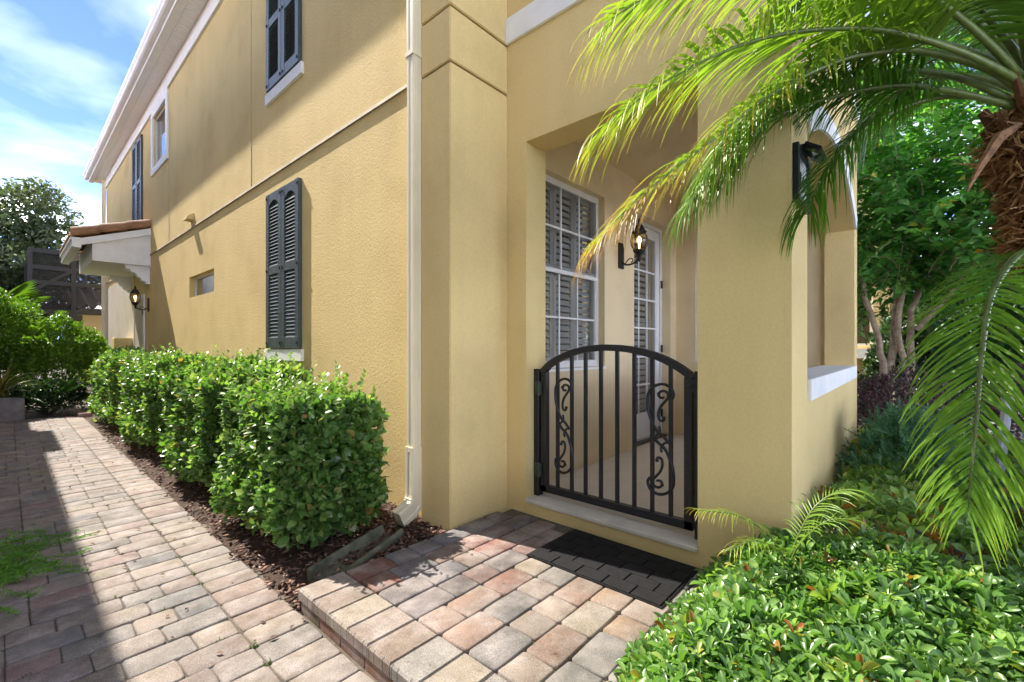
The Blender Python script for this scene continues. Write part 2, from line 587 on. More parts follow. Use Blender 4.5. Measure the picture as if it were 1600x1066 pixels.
def leaves(name, P, D, N, L, W, tint, mat, parent, tmpl=T_LEAF, kind=None):
    P, D, N = np.asarray(P, float), unit(np.asarray(D, float)), np.asarray(N, float)
    n = len(P)
    S = unit(np.cross(N, D)); N = np.cross(D, S)
    L = np.broadcast_to(np.asarray(L, float), (n,)); W = np.broadcast_to(np.asarray(W, float), (n,))
    tv, tf = tmpl
    k = len(tv)
    V = P[:, None, :] + D[:, None, :] * (tv[None, :, 0:1] * L[:, None, None]) + S[:, None, :] * (tv[None, :, 1:2] * W[:, None, None]) + N[:, None, :] * (tv[None, :, 2:3] * L[:, None, None])
    off = np.array(root_loc(parent)) if parent else np.zeros(3)
    V = (V - off).reshape(-1, 3)
    sizes = np.array([len(f) for f in tf])
    flat = np.concatenate([np.array(f) for f in tf])
    loops = (flat[None, :] + np.arange(n)[:, None] * k).ravel()
    sz = np.tile(sizes, n)
    starts = np.concatenate([[0], np.cumsum(sz)[:-1]])
    me = bpy.data.meshes.new(name)
    me.vertices.add(len(V)); me.vertices.foreach_set('co', V.ravel().astype(np.float32))
    me.loops.add(len(loops)); me.loops.foreach_set('vertex_index', loops.astype(np.int32))
    me.polygons.add(len(sz)); me.polygons.foreach_set('loop_start', starts.astype(np.int32))
    me.polygons.foreach_set('loop_total', sz.astype(np.int32))
    me.update(calc_edges=True)
    at = me.attributes.new('tint', 'FLOAT', 'POINT')
    at.data.foreach_set('value', np.repeat(np.clip(np.broadcast_to(tint, (n,)), 0, 1), k).astype(np.float32))
    me.shade_smooth()
    o = link_mesh(name, me, mat, parent)
    if kind: o['kind'] = kind
    return o


def fnoise(p, s):
    """cheap smooth 3-D noise in -1..1"""
    x, y, z = (p * s).T
    return (np.sin(x * 1.7 + 1.3 * np.sin(y * 1.1 + 2)) + np.sin(y * 1.9 + 1.1 * np.sin(z * 1.3 + .5)) + np.sin(z * 1.6 + 1.2 * np.sin(x * 1.2 + 4))) / 3


# ================================================================== GROUND
g = MB()
g.quad((-400, -400, -.06), (400, -400, -.06), (400, 400, -.06), (-400, 400, -.06))
ground = props(g.build('ground', 'ground'), 'bare dark garden earth lying under everything', 'ground', kind='structure')


m = MB(); m.quad((-12, -40, -.03), (40, -40, -.03), (40, -3.4, -.03), (-12, -3.4, -.03))  # unseen pale slab, added to bounce sun onto the shaded walls
props(m.build('bounce_slab', 'white_deck'), 'unseen pale slab added behind the camera to bounce sunlight', 'driveway', kind='structure')

# ---- cobble pavers -------------------------------------------------------
def cobble_mesh(name, lx, ly, seed, h=.06, front_ribs=False):
    r = random.Random(seed)
    x, y = lx / 2 - .0018, ly / 2 - .0018
    c = .011

    def side(a, b, m):
        return [(a[0] + (b[0] - a[0]) * t, a[1] + (b[1] - a[1]) * t) for t in m]
    P = []
    cor = [(-x, -y), (x, -y), (x, y), (-x, y)]
    for i in range(4):
        a, b = cor[i], cor[(i + 1) % 4]
        ln = math.hypot(b[0] - a[0], b[1] - a[1])
        q = c * r.uniform(.7, 1.3) / ln
        P += side(a, b, (q, .5, 1 - c * r.uniform(.7, 1.3) / ln))
    P = [(u + r.uniform(-.0022, .0022), v + r.uniform(-.0022, .0022)) for u, v in P]
    n = len(P)
    mb = MB()
    dz = [r.uniform(-.0015, .0015) for _ in P]
    k1 = [(u * (1 - .003 / x), v * (1 - .003 / y)) for u, v in P]
    k2 = [(u * (1 - .008 / x), v * (1 - .008 / y)) for u, v in P]
    vs = [(u, v, -h) for u, v in P] + [(u, v, -.008) for u, v in P] + [(u, v, -.0025 + d) for (u, v), d in zip(k1, dz)] + [(u, v, d * .5) for (u, v), d in zip(k2, dz)]
    vs.append((0, 0, .0015))
    fs = []
    for q in range(3):
        fs += [(q * n + i, q * n + (i + 1) % n, (q + 1) * n + (i + 1) % n, (q + 1) * n + i) for i in range(n)]
    fs += [(3 * n + i, 3 * n + (i + 1) % n, 4 * n) for i in range(n)]
    mb.add(vs, fs)
    me = mb.mesh(name, weld=False)
    me.shade_smooth()
    me.materials.append(M['paver'])
    return me


PITCH = .165
VAR = 5
MESH = {}
for lx in (.25, .167):
    for k in range(VAR):
        MESH[(lx, k)] = cobble_mesh('cobble', lx, PITCH, 100 * k + int(lx * 1000))


def pick(pal):
    t = random.random() * sum(w for w, _ in pal)
    for w, c in pal:
        t -= w
        if t <= 0: break
    k = .64 * random.uniform(.86, 1.14)
    w = random.uniform(-.02, .02)
    return (c[0] * k * (1 + w), c[1] * k, c[2] * k * (1 - w), 1)


PAL_PATH = [(6, (.365, .315, .285)), (3, (.385, .325, .280)), (3, (.365, .295, .27)), (3, (.325, .30, .285)), (1.0, (.405, .355, .285)), (1.0, (.275, .27, .27)), (.5, (.34, .25, .23))]
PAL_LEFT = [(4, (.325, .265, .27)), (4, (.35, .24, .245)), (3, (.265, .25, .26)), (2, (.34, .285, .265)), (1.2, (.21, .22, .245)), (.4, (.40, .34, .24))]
PAL_RED_SHADE = [(3, (.30, .155, .125)), (3, (.235, .205, .205)), (2, (.27, .19, .175)), (2, (.33, .24, .20)), (2, (.21, .20, .215))]  # red and charcoal brick tones, picked darker to paint in hedge and pier shade
PAL_LAND = [(4, (.40, .325, .275)), (3, (.385, .275, .225)), (3, (.29, .275, .26)), (2, (.40, .285, .20)), (1.6, (.245, .235, .235)), (1.0, (.34, .205, .17)), (2, (.42, .36, .285))]

CAMP = Vector((0, 0, 1.35))
FW = Vector((.7463, .6653, 0)); RT = Vector((.6656, -.7467, 0))


def shows(x, y, z):
    d = FW.x * x + FW.y * y
    if d < .3: return None
    u = (RT.x * x + RT.y * y) / d
    v = (1.35 - z) / d
    if abs(u) > 1.22 or v > .80: return None
    return 1 / d ** 3


# ---- path ---------------------------------------------------------------
path = thing('path', (.4, 6, 0), 'long brick paver walkway running between the two houses', 'path', kind='structure')
b = MB(); b.quad((-1.6, -3, -.011), (1.06, -3, -.011), (1.06, 12.62, -.011), (-1.6, 12.62, -.011))
b.build('bedding_sand', 'bedding', path)
spots = []
y = -1.0 + .014
row = 0
while y < 12.55:
    spots.append((.872, y, .25, False, 'edge'))
    x = .743
    pat = [.25, .167, .25, .25, .167]
    k = row * 2 + (row // 3)
    if row % 2: x_first = .167 if random.random() < .6 else .25
    else: x_first = .25
    first = True
    while x > -1.5:
        lx = x_first if first else pat[k % 5]
        first = False
        k += 1
        spots.append((x - lx / 2, y, lx, True, 'field'))
        x -= lx
    y += PITCH
    row += 1
near, far = [], []
for s_ in spots:
    v = shows(s_[0], s_[1], 0)
    (near if v else far).append((v or 0, s_))
near.sort(key=lambda q: -q[0])
far += near[296:]
near = near[:296]


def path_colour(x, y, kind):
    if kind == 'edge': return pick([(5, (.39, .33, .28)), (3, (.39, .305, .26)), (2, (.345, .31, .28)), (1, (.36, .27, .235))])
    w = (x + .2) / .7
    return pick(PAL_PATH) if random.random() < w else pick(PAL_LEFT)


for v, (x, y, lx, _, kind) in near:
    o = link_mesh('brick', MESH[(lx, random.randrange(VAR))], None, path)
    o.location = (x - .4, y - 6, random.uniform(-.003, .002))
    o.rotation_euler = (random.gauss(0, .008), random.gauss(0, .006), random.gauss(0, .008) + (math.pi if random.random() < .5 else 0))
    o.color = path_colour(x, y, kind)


def join_cobbles(name, items, parent, colour):
    off = root_loc(parent)
    src = {}
    for key, me in MESH.items():
        co = np.zeros(len(me.vertices) * 3); me.vertices.foreach_get('co', co)
        src[key] = (co.reshape(-1, 3), [tuple(p.vertices) for p in me.polygons])
    vs, fs, cs, k0 = [], [], [], 0
    for x, y, z, lx, kind in items:
        co, pf = src[(lx, random.randrange(VAR))]
        vs.append(co + np.array((x - off.x, y - off.y, z + random.uniform(-.003, .002) - off.z)))
        fs += [tuple(i + k0 for i in f) for f in pf]
        c = colour(x, y, kind)
        cs += [c] * len(co)
        k0 += len(co)
    me = bpy.data.meshes.new(name)
    me.from_pydata(np.concatenate(vs).tolist(), [], fs)
    a = me.attributes.new('paint', 'FLOAT_COLOR', 'POINT')
    a.data.foreach_set('color', np.array(cs, np.float32).ravel())
    me.shade_smooth()
    o = link_mesh(name, me, 'paver_far', parent)
    o['kind'] = 'stuff'
    return o


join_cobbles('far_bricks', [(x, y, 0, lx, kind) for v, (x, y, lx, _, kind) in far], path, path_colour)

# ---- raised landing -------------------------------------------------------
ZL = .105
landing = thing('landing', (1.8, 1.4, 0), 'raised square brick landing in front of the iron gate', 'landing', kind='structure')
b = MB(); b.box(1.016, 2.649, -.6, 2.36, -.055, ZL - .018)
b.build('bedding', 'bedding', landing)
rows_y = []
yy = 2.384
lp = .1685


def ribbed(seed):
    """coping brick: front face (-X) shows the moulded spacer ribs"""
    r = random.Random(seed)
    mb = MB()
    hy = lp / 2 - .002
    cuts = [-hy]
    for q in (r.uniform(-.055, -.03), r.uniform(.015, .035), hy - .012):
        cuts += [q - .002, q + .002]
    cuts.append(hy)
    fx = -.125
    poly = [(fx + (.003 if i % 4 in (1, 2) and False else 0), q) for i, q in enumerate(cuts)]
    poly = []
    for i in range(0, len(cuts), 2):
        a, c_ = cuts[i], cuts[i + 1]
        poly += [(fx, a), (fx, c_)]
        if i + 2 < len(cuts):
            poly += [(fx + .006, c_ + .0005), (fx + .006, cuts[i + 2] - .0005)]
    poly += [(.122, hy), (.122, -hy)]
    n = len(poly)
    ins = [(u + .008 if u < 0 else u - .006, max(-hy + .006, min(hy - .006, v))) for u, v in poly]
    vs = [(u, v, -.054) for u, v in poly] + [(u, v, -.008) for u, v in poly] + [(u, v, 0) for u, v in ins]
    fs = [(q * n + i, q * n + (i + 1) % n, (q + 1) * n + (i + 1) % n, (q + 1) * n + i) for q in (0, 1) for i in range(n)]
    fs.append(tuple(2 * n + i for i in range(n)))
    mb.add(vs, fs)
    me = mb.mesh('coping_brick', weld=False)
    me.materials.append(M['paver'])
    return me


COPE = [ribbed(i) for i in range(4)]
k = 0
while yy > .2:
    o = link_mesh('coping_brick', COPE[k % 4], None, landing, (1.128 - 1.8, yy - lp / 2 - 1.4, ZL + random.uniform(-.001, .002)))
    o.rotation_euler = (0, 0, random.gauss(0, .006))
    o.color = pick([(3, (.43, .365, .29)), (2, (.39, .32, .275)), (2, (.34, .325, .30)), (2, (.41, .315, .255))])
    yy -= lp
    k += 1
# field rows run along X, starting behind the coping
yy = 2.384
k = 0
DARK = {(0.25): 1}
while yy > .2:
    x = 1.256
    pat = [[.25, .167, .167, .25, .25, .167, .25], [.167, .25, .25, .167, .25, .25], [.25, .25, .167, .25, .167, .25]][k % 3]
    for lx in pat:
        if x + lx > 2.70: break
        if x + lx > 2.66: lx = .167
        if x + lx > 2.66: break
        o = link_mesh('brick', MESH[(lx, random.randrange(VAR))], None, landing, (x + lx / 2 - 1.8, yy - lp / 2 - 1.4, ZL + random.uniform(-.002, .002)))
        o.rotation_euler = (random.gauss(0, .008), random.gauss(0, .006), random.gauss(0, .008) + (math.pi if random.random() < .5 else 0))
        o.color = pick(PAL_RED_SHADE if (yy > 1.75 and (x < 1.95 or x > 2.02)) or x > 2.45 else PAL_LAND)
        x += lx
    yy -= lp
    k += 1
# lower riser course of red bricks
yy = 2.36
k = 0
while yy > .2:
    b = MB(); b.box(1.008, 1.06, yy - .205, yy - .005, -.03, ZL - .056)
    o = b.build('riser_brick', 'paver', landing, bevel=.003)
    o.color = pick([(1, (.38, .17, .11)), (1, (.32, .15, .10)), (.6, (.40, .22, .15))]) if k else (.15, .12, .08, 1)
    yy -= .207
    k += 1
# left side of the landing: face bricks
for i in range(7):
    b = MB(); b.box(1.03 + i * .205, 1.03 + i * .205 + .2, 2.362, 2.378, -.05, ZL - .064)
    o = b.build('riser_brick', 'paver', landing, bevel=.002)
    o.color = (.16, .12, .09, 1)

# ---- mulch bed ----------------------------------------------------------
mulch = thing('mulch_bed', (1.6, 6, 0), 'strip of red brown bark mulch under the hedge', 'mulch bed', kind='structure')
b = MB()
ny, nx = 90, 10
ys = np.linspace(2.36, 13, ny); xs = np.linspace(.985, 2.2, nx)
vs = []
for i in range(ny):
    for j in range(nx):
        t = j / (nx - 1)
        zz = -.012 + .065 * min(1, t * 2.5) + .010 * math.sin(ys[i] * 9 + j * 2) * (t > .05)
        vs.append((xs[j] + (.03 * math.sin(ys[i] * 5) + .02 * math.sin(ys[i] * 13) if j == 0 else 0), ys[i], zz))
b.add(vs, [(i * nx + j, i * nx + j + 1, (i + 1) * nx + j + 1, (i + 1) * nx + j) for i in range(ny - 1) for j in range(nx - 1)])
b.build('soil', 'mulch_soil', mulch, smooth=True)
n = 5200
yq = 2.38 + rng.random(n) ** 1.7 * 7.5
xq = .96 + rng.random(n) ** .8 * 1.15
zq = np.where(xq < 1.02, .004, -.012 + .065 * np.minimum(1, (xq - .985) / .486)) + rng.random(n) * .022
keep = ~((xq < 1.0) & (rng.random(n) < .35))
P_ = np.stack([xq, yq, zq], 1)[keep]
n = len(P_)
an = rng.random(n) * 6.28
D_ = np.stack([np.cos(an), np.sin(an), rng.normal(0, .28, n)], 1)
N_ = np.stack([rng.normal(0, .35, n), rng.normal(0, .35, n), np.ones(n)], 1)
T_CHIP = (np.array([(0, -.35, 0), (0, .3, .02), (1, -.2, .03), (1, .35, 0), (.5, -.5, .12), (.5, .5, .10), (.5, 0, -.1)]),
          [(0, 4, 5, 1), (4, 2, 3, 5), (0, 6, 4), (6, 2, 4), (1, 5, 6), (5, 3, 6), (0, 1, 6), (2, 6, 3)])
leaves('bark_chips', P_, D_, N_, rng.uniform(.018, .062, n), rng.uniform(.010, .026, n), np.clip(rng.normal(.48, .24, n), 0, 1), 'chip', mulch, T_CHIP, 'stuff')

# ================================================================== HOUSE
XA = 2.13                                            # long side wall
house = thing('house', (4, 8, 0), 'two storey yellow stucco house with white trim and dark shutters', 'house')

# long side wall with its openings
b = MB()
HOLES = [(8.08, 9.50, 2.24, 2.60), (11.14, 12.36, 5.26, 6.36)]
b.wall('X', XA, XA + .25, 2.60, 19.43, -.06, 7.1, HOLES)
b.build('side_wall', 'stucco_rough', house)
b = MB(); b.box(XA + .02, 9, 19.20, 19.43, -.06, 7.1); b.build('end_wall', 'stucco_rough', house)
# cream lower wall beyond the side door
b = MB(); b.box(XA - .02, XA - .002, 14.6, 19.36, -.05, 3.25); b.build('lower_wall_panel', 'stucco_cream', house)
# horizontal bead and control joints
b = MB(); b.prism([(XA - .022, 3.425), (XA - .001, 3.425), (XA - .001, 3.462), (XA - .012, 3.462)], 'Y', 2.7, 19.4)
b.build('string_bead', 'bead', house)
for yj in (6.47, 10.98):
    b = MB(); b.box(XA - .005, XA - .001, yj, yj + .016, 3.47, 6.5); b.build('control_joint', 'groove', house)

# eaves
b = MB(); b.box(XA - .035, XA - .001, 2.42, 19.44, 6.51, 6.808); b.build('frieze_board', 'white_trim', house)
b = MB()
b.box(1.885, XA - .001, 2.3, 20.1, 6.82, 6.84)
yy = 2.3
while yy < 20.0:
    b.box(1.895, XA - .036, yy, yy + .072, 6.809, 6.821)
    yy += .085
b.build('soffit', 'soffit', house, weld=False)
b = MB(); b.prism([(1.765, 6.80), (1.884, 6.80), (1.884, 7.02), (1.765, 7.02)], 'Y', 2.3, 20.15); b.build('fascia', 'white', house)
b = MB()
pr = [(1.762, 6.865), (1.700, 6.865), (1.672, 6.885), (1.664, 6.925), (1.640, 6.955), (1.636, 7.005), (1.648, 7.012), (1.762, 7.012)]
b.prism(pr, 'Y', 2.3, 20.2)
b.build('gutter', 'white', house)
b = MB()
b.prism([(1.66, 7.02), (2.6, 7.40), (5.5, 8.3), (5.5, 8.2), (2.6, 7.25), (1.80, 7.02)], 'Y', 2.3, 20.15)
b.build('roof', 'tile', house)
b = MB(); b.box(2.40, 8.8, 2.9, 19.2, 7.0, 7.1); b.build('ceiling_slab', 'dark', house)

# pier at the corner: three stacked blocks with a shadow joint between
b = MB()
b.box(2.075, 2.648, 2.43, 2.72, -.06, 7.1)
b.build('pier_core', 'joint', house)
for z0, z1 in ((-.06, 3.356), (3.374, 3.748), (3.766, 7.1)):
    b = MB(); b.box(2.055, 2.652, 2.41, 2.74, z0, z1)
    b.build('corner_pier', 'stucco', house, bevel=.006, seg=2)

# porch front wall with the gate opening, porch side wall with its arch
XG, XGi = 2.65, 2.895
YS, YSi = .46, .72
OPL, OPR, OPT = 2.2176, .9275, 2.94
b = MB()
b.wall('X', XG, XGi, YSi, 2.43, -.06, 7.1, [(OPR, OPL, .19, OPT)])
# side wall below, beside and over the arch
A0, A1 = 3.10, 5.92
zs_, za_ = 2.60, 2.93
N_A = 20


def arch_z(x):
    h = (A1 - A0) / 2
    R = (h * h + (za_ - zs_) ** 2) / (2 * (za_ - zs_))
    return za_ - R + math.sqrt(R * R - (x - (A0 + A1) / 2) ** 2)


ax_ = [A0 + (A1 - A0) * i / N_A for i in range(N_A + 1)]
for yk in (YS, YSi):
    b.quad((XG, yk, -.06), (A0, yk, -.06), (A0, yk, 7.1), (XG, yk, 7.1)) if yk == YS else b.quad((XGi, yk, -.06), (A0, yk, -.06), (A0, yk, 7.1), (XGi, yk, 7.1))
    b.quad((A1, yk, -.06), (6.22, yk, -.06), (6.22, yk, 7.1), (A1, yk, 7.1))
    b.quad((A0, yk, -.06), (A1, yk, -.06), (A1, yk, 1.06), (A0, yk, 1.06))
    for i in range(N_A):
        b.quad((ax_[i], yk, arch_z(ax_[i])), (ax_[i + 1], yk, arch_z(ax_[i + 1])), (ax_[i + 1], yk, 7.1), (ax_[i], yk, 7.1))
for i in range(N_A):
    b.quad((ax_[i], YS, arch_z(ax_[i])), (ax_[i], YSi, arch_z(ax_[i])), (ax_[i + 1], YSi, arch_z(ax_[i + 1])), (ax_[i + 1], YS, arch_z(ax_[i + 1])))
b.quad((A0, YS, 1.06), (A0, YSi, 1.06), (A0, YSi, zs_), (A0, YS, zs_))
b.quad((A1, YS, 1.06), (A1, YSi, 1.06), (A1, YSi, zs_), (A1, YS, zs_))
b.quad((A0, YS, 1.06), (A1, YS, 1.06), (A1, YSi, 1.06), (A0, YSi, 1.06))
b.quad((XG, YS, -.06), (XG, YSi, -.06), (XG, YSi, 7.1), (XG, YS, 7.1))
b.quad((6.22, YS, -.06), (6.22, 2.4, -.06), (6.22, 2.4, 7.1), (6.22, YS, 7.1))
b.build('porch_wall', 'stucco', house)
b = MB()
b.box(A0 + .004, A1 - .004, YS - .022, YSi + .01, 1.045, 1.172)
b.build('arch_sill', 'white_trim', house, bevel=.004)
# white band round the arch
b = MB()
vs, fs = [], []
for i in range(N_A + 1):
    x = ax_[i]
    z = arch_z(x)
    for yk in (YS - .02, YS - .001):
        vs += [(x, yk, z + .001), (x + (x - 4.51) * .055, yk, z + .13)]
for i in range(N_A):
    a = i * 4
    fs += [(a, a + 4, a + 5, a + 1), (a + 2, a + 3, a + 7, a + 6), (a, a + 2, a + 6, a + 4), (a + 1, a + 5, a + 7, a + 3)]
fs += [(0, 1, 3, 2), (N_A * 4, N_A * 4 + 2, N_A * 4 + 3, N_A * 4 + 1)]
b.add(vs, fs)
b.build('arch_trim', 'white_trim', house)
# white belt course on both faces of the porch
b = MB(); b.box(XG - .03, XG - .001, YS - .03, 2.409, 3.755, 3.955); b.build('belt_course', 'white_trim', house, bevel=.004)
b = MB(); b.box(XG, 6.25, YS - .03, YS - .001, 3.755, 3.955); b.build('belt_course', 'white_trim', house, bevel=.004)
b = MB(); b.box(2.66, 6.21, .47, 2.9, 7.1, 7.2); b.build('porch_roof_slab', 'tile', house)

# porch interior
b = MB(); b.box(XGi - .1, 6.0, YSi, 2.70, .05, .203); b.build('porch_floor', 'floor', house)
b = MB(); b.box(XG - .018, XGi - .101, OPR + .001, OPL - .001, .175, .207); b.build('gate_sill', 'sill', house, bevel=.006, seg=2)
b = MB(); b.box(XGi + .001, 6.2, YSi + .001, 2.70, 3.30, 3.4); b.build('porch_ceiling', 'stucco_porch', house)
b = MB()
YW = 2.385
b.wall('Y', YW, YW + .145, XGi + .001, 6.0, .203, 3.3, [(3.07, 4.117, 1.17, 2.915), (4.78, 5.81, .2031, 2.93)])
b.build('porch_inner_wall', 'stucco_porch', house)
b = MB()
b.wall('X', 6.0, 6.215, YSi + .001, 2.75, .203, 3.3, [(1.05, 2.13, 1.17, 2.915)])
b.build('porch_back_wall', 'stucco_porch', house)


# windows of the house ------------------------------------------------------
def ring(mb, axis, c0, c1, u0, u1, z0, z1, w):
    mb.wall(axis, c0, c1, u0, u1, z0, z1, [(u0 + w, u1 - w, z0 + w, z1 - w)])


def shutter_inside(win, axis, c, u0, u1, z0, z1, n_panel, pitch=.062):
    """white plantation shutters standing behind the glass"""
    w = (u1 - u0) / n_panel
    for i in range(n_panel):
        a, e = u0 + i * w, u0 + (i + 1) * w
        mb = MB()
        mid = (z0 + z1) / 2
        mb.wall(axis, c, c + .03, a + .002, e - .002, z0, z1, [(a + .05, e - .05, z0 + .07, mid - .03), (a + .05, e - .05, mid + .03, z1 - .07)])
        mb.build('shutter_panel', 'louver', win)
        z = z0 + .07 + pitch / 2
        lv = MB()
        while z < z1 - .08:
            if abs(z - mid) > .05:
                h, d = .026, .018
                if axis == 'Y':
                    lv.prism([(c + .0 , z - h + .01), (c + .006, z - h), (c + .032, z + h - .01), (c + .026, z + h)], 'X', a + .052, e - .052)
                else:
                    lv.add([(c, a + .052, z - h), (c, e - .052, z - h), (c + .03, e - .052, z + h), (c + .03, a + .052, z + h), (c + .006, a + .052, z - h - .006), (c + .006, e - .052, z - h - .006), (c + .036, e - .052, z + h - .006), (c + .036, a + .052, z + h - .006)],
                           [(0, 1, 2, 3), (4, 7, 6, 5), (0, 4, 5, 1), (3, 2, 6, 7)])
            z += pitch
        lv.build('louvers', 'louver', win, kind='stuff')


# porch window: double hung, 3 x 2 lights in each sash
YG = 2.477
m = MB(); ring(m, 'Y', YG - .02, YG + .05, 3.071, 4.116, 1.171, 2.914, .045)
win = m.build('window', 'frame', house, label='white double hung porch window with plantation shutters inside')
m = MB(); ring(m, 'Y', YG - .03, YG - .008, 3.10, 4.09, 2.05, 2.885, .035); m.build('upper_sash', 'frame', win)
m = MB(); ring(m, 'Y', YG - .012, YG + .012, 3.10, 4.09, 1.20, 2.12, .035); m.build('lower_sash', 'frame', win)
for z0, z1, yy in ((2.085, 2.85, YG - .02), (1.235, 2.05, YG + .0)):
    for xx in (3.44, 3.745):
        m = MB(); m.box(xx - .009, xx + .009, yy - .006, yy + .006, z0, z1); m.build('muntin', 'frame', win)
    zm = (z0 + z1) / 2
    m = MB(); m.box(3.13, 4.06, yy - .004, yy + .004, zm - .009, zm + .009); m.build('muntin', 'frame', win)
    m = MB(); m.box(3.13, 4.06, yy + .008, yy + .011, z0 - .005, z1 + .005); m.build('pane', 'glass', win)
shutter_inside(win, 'Y', YG + .055, 3.08, 4.11, 1.20, 2.90, 3)
m = MB(); m.box(3.04, 4.15, YG + .2, YG + .22, 1.1, 3.0); m.build('dark_room', 'dark', win)
m = MB(); m.box(3.06, 4.13, YW - .012, YG - .021, 1.145, 1.169); m.build('sill', 'white_trim', win)

# french door in its recess
YD = 2.53
m = MB(); ring(m, 'Y', YD - .03, YD + .06, 4.781, 5.809, .205, 2.928, .05)
door = m.build('french_door', 'frame', house, label='white french door with divided lights and louvred shutters')
m = MB(); m.wall('Y', YD - .012, YD + .03, 4.835, 5.755, .235, 2.875, [(4.95, 5.645, .55, 2.75)]); m.build('door_leaf', 'white', door)
for zz in (2.323, 1.966, 1.608, 1.25, .903):
    m = MB(); m.box(4.95, 5.645, YD - .008, YD + .0, zz - .010, zz + .010); m.build('muntin', 'white', door)
for xx in (5.18, 5.41):
    m = MB(); m.box(xx - .010, xx + .010, YD - .009, YD - .001, .55, 2.75); m.build('muntin', 'white', door)
m = MB(); m.box(4.95, 5.645, YD + .004, YD + .007, .55, 2.75); m.build('pane', 'glass', door)
shutter_inside(door, 'Y', YD + .05, 4.96, 5.63, .56, 2.74, 1, .075)
m = MB(); m.box(4.79, 5.80, YD + .2, YD + .22, .2, 3); m.build('dark_room', 'dark', door)
m = MB(); m.box(4.80, 5.79, YD - .11, YD - .031, .2035, .222); m.build('threshold', 'iron', door)
for zz in (2.2, 1.35, .5):
    m = MB(); m.box(5.765, 5.80, YD - .045, YD - .029, zz - .05, zz + .05); m.build('hinge', 'lamp', door)

# window in the back wall of the porch
m = MB(); ring(m, 'X', 6.04, 6.10, 1.051, 2.129, 1.171, 2.914, .05)
win = m.build('window', 'frame', house, label='white framed window in the back wall of the porch')
m = MB(); m.box(6.06, 6.08, 1.10, 2.08, 2.05, 2.10); m.build('meeting_rail', 'frame', win)
m = MB(); m.box(6.065, 6.068, 1.10, 2.08, 1.22, 2.86); m.build('pane', 'glass', win)
shutter_inside(win, 'X', 6.12, 1.06, 2.12, 1.2, 2.9, 3)
m = MB(); m.box(6.19, 6.2, 1.05, 2.13, 1.17, 2.92); m.build('dark_room', 'dark', win)

# small fixed window in the side wall
m = MB(); ring(m, 'X', XA + .085, XA + .13, 8.081, 9.499, 2.241, 2.599, .035)
win = m.build('window', 'frame', house, label='small low white window set deep in the stucco wall')
m = MB(); m.box(XA + .10, XA + .104, 8.11, 9.47, 2.27, 2.57); m.build('pane', 'mirror_glass', win)
m = MB(); m.box(XA + .15, XA + .16, 8.0, 9.6, 2.2, 2.65); m.build('reflection_sheet', 'white', win)  # pale sheet behind the glass, stands in for a bright sky reflection

# upper window with white surround
m = MB(); m.wall('X', XA - .035, XA - .001, 11.0, 12.5, 5.12, 6.509, [(11.142, 12.358, 5.262, 6.358)])
win = m.build('window', 'white_trim', house, label='upper window with wide white surround under the eave')
m = MB(); ring(m, 'X', XA + .03, XA + .08, 11.141, 12.359, 5.261, 6.359, .04); m.build('sash', 'frame', win)
m = MB(); m.box(XA + .05, XA + .054, 11.17, 12.33, 5.29, 6.33); m.build('pane', 'mirror_glass', win)
m = MB(); m.box(XA + .19, XA + .2, 11.0, 12.5, 5.2, 6.4); m.build('dark_room', 'dark', win)


# louvred shutters ---------------------------------------------------------
def shutter_pair(y0, y1, z0, z1, zm, arch, slats, sill, label):
    mid = (y0 + y1) / 2
    x1 = XA - .002
    x0 = XA - .045
    for a, e in ((y0, mid - .004), (mid + .004, y1)):
        st = .085
        rail_b, rail_m, rail_t = .125, .10, .10
        m = MB()
        m.box(x0, x1, a, a + st, z0, z1)
        m.box(x0, x1, e - st, e, z0, z1)
        m.box(x0 + .002, x1, a + st, e - st, z0, z0 + rail_b)
        m.box(x0 + .002, x1, a + st, e - st, zm - rail_m / 2, zm + rail_m / 2)
        if arch:
            n = 8
            ys_ = [a + st + (e - a - 2 * st) * i / n for i in range(n + 1)]
            lo = [z1 - rail_t - .0 + .055 * math.sin(math.pi * i / n) - .05 for i in range(n + 1)]
            poly = [(ys_[i], lo[i]) for i in range(n + 1)] + [(e - st, z1), (a + st, z1)]
            m.prism(poly, 'X', x0 + .002, x1)
        else:
            m.box(x0 + .002, x1, a + st, e - st, z1 - rail_t, z1)
        m.box(x1 - .006, x1 - .001, a + st, e - st, z0 + rail_b, z1 - rail_t)
        sh = m.build('shutter', 'shutter', house, bevel=.003, weld=False, label=label)
        d = MB()
        for zz in (z0 + .06, zm, z1 - .05):
            for yy in (a + .03, e - .03):
                d.obox((x0 - .004, yy, zz), (1, 0, 0), (0, 1, 0), (0, 0, 1), .006, .012, .012)
        d.build('screws', 'iron', sh, kind='stuff')
        pitch = slats
        for s0, s1 in ((z0 + rail_b, zm - rail_m / 2), (zm + rail_m / 2, z1 - rail_t - (.045 if arch else 0))):
            nn = int((s1 - s0) / pitch)
            for q in range(nn):
                zc = s0 + (q + .5) * (s1 - s0) / nn
                if SL.get((round(e - a, 3), pitch)) is None:
                    t = MB()
                    hw = (e - a) / 2 - st + .002
                    h = pitch * .46
                    t.prism([(-.014, -h), (-.010, -h - .004), (.014, h - .004), (.016, h + .003), (.011, h + .004)], 'Y', -hw, hw)
                    me = t.mesh('slat'); me.materials.append(M['slat'])
                    SL[(round(e - a, 3), pitch)] = me
                o = link_mesh('slat', SL[(round(e - a, 3), pitch)], None, sh)
                o.location = Vector((x0 + .019, (a + e) / 2, zc)) - root_loc(sh)
    m = MB(); m.box(XA - .035, XA - .001, y0 - .05, y1 + .06, z0 - (.14 if sill else 0), z0 - .012)
    m.build('shutter_sill', 'white_trim', house, bevel=.003)


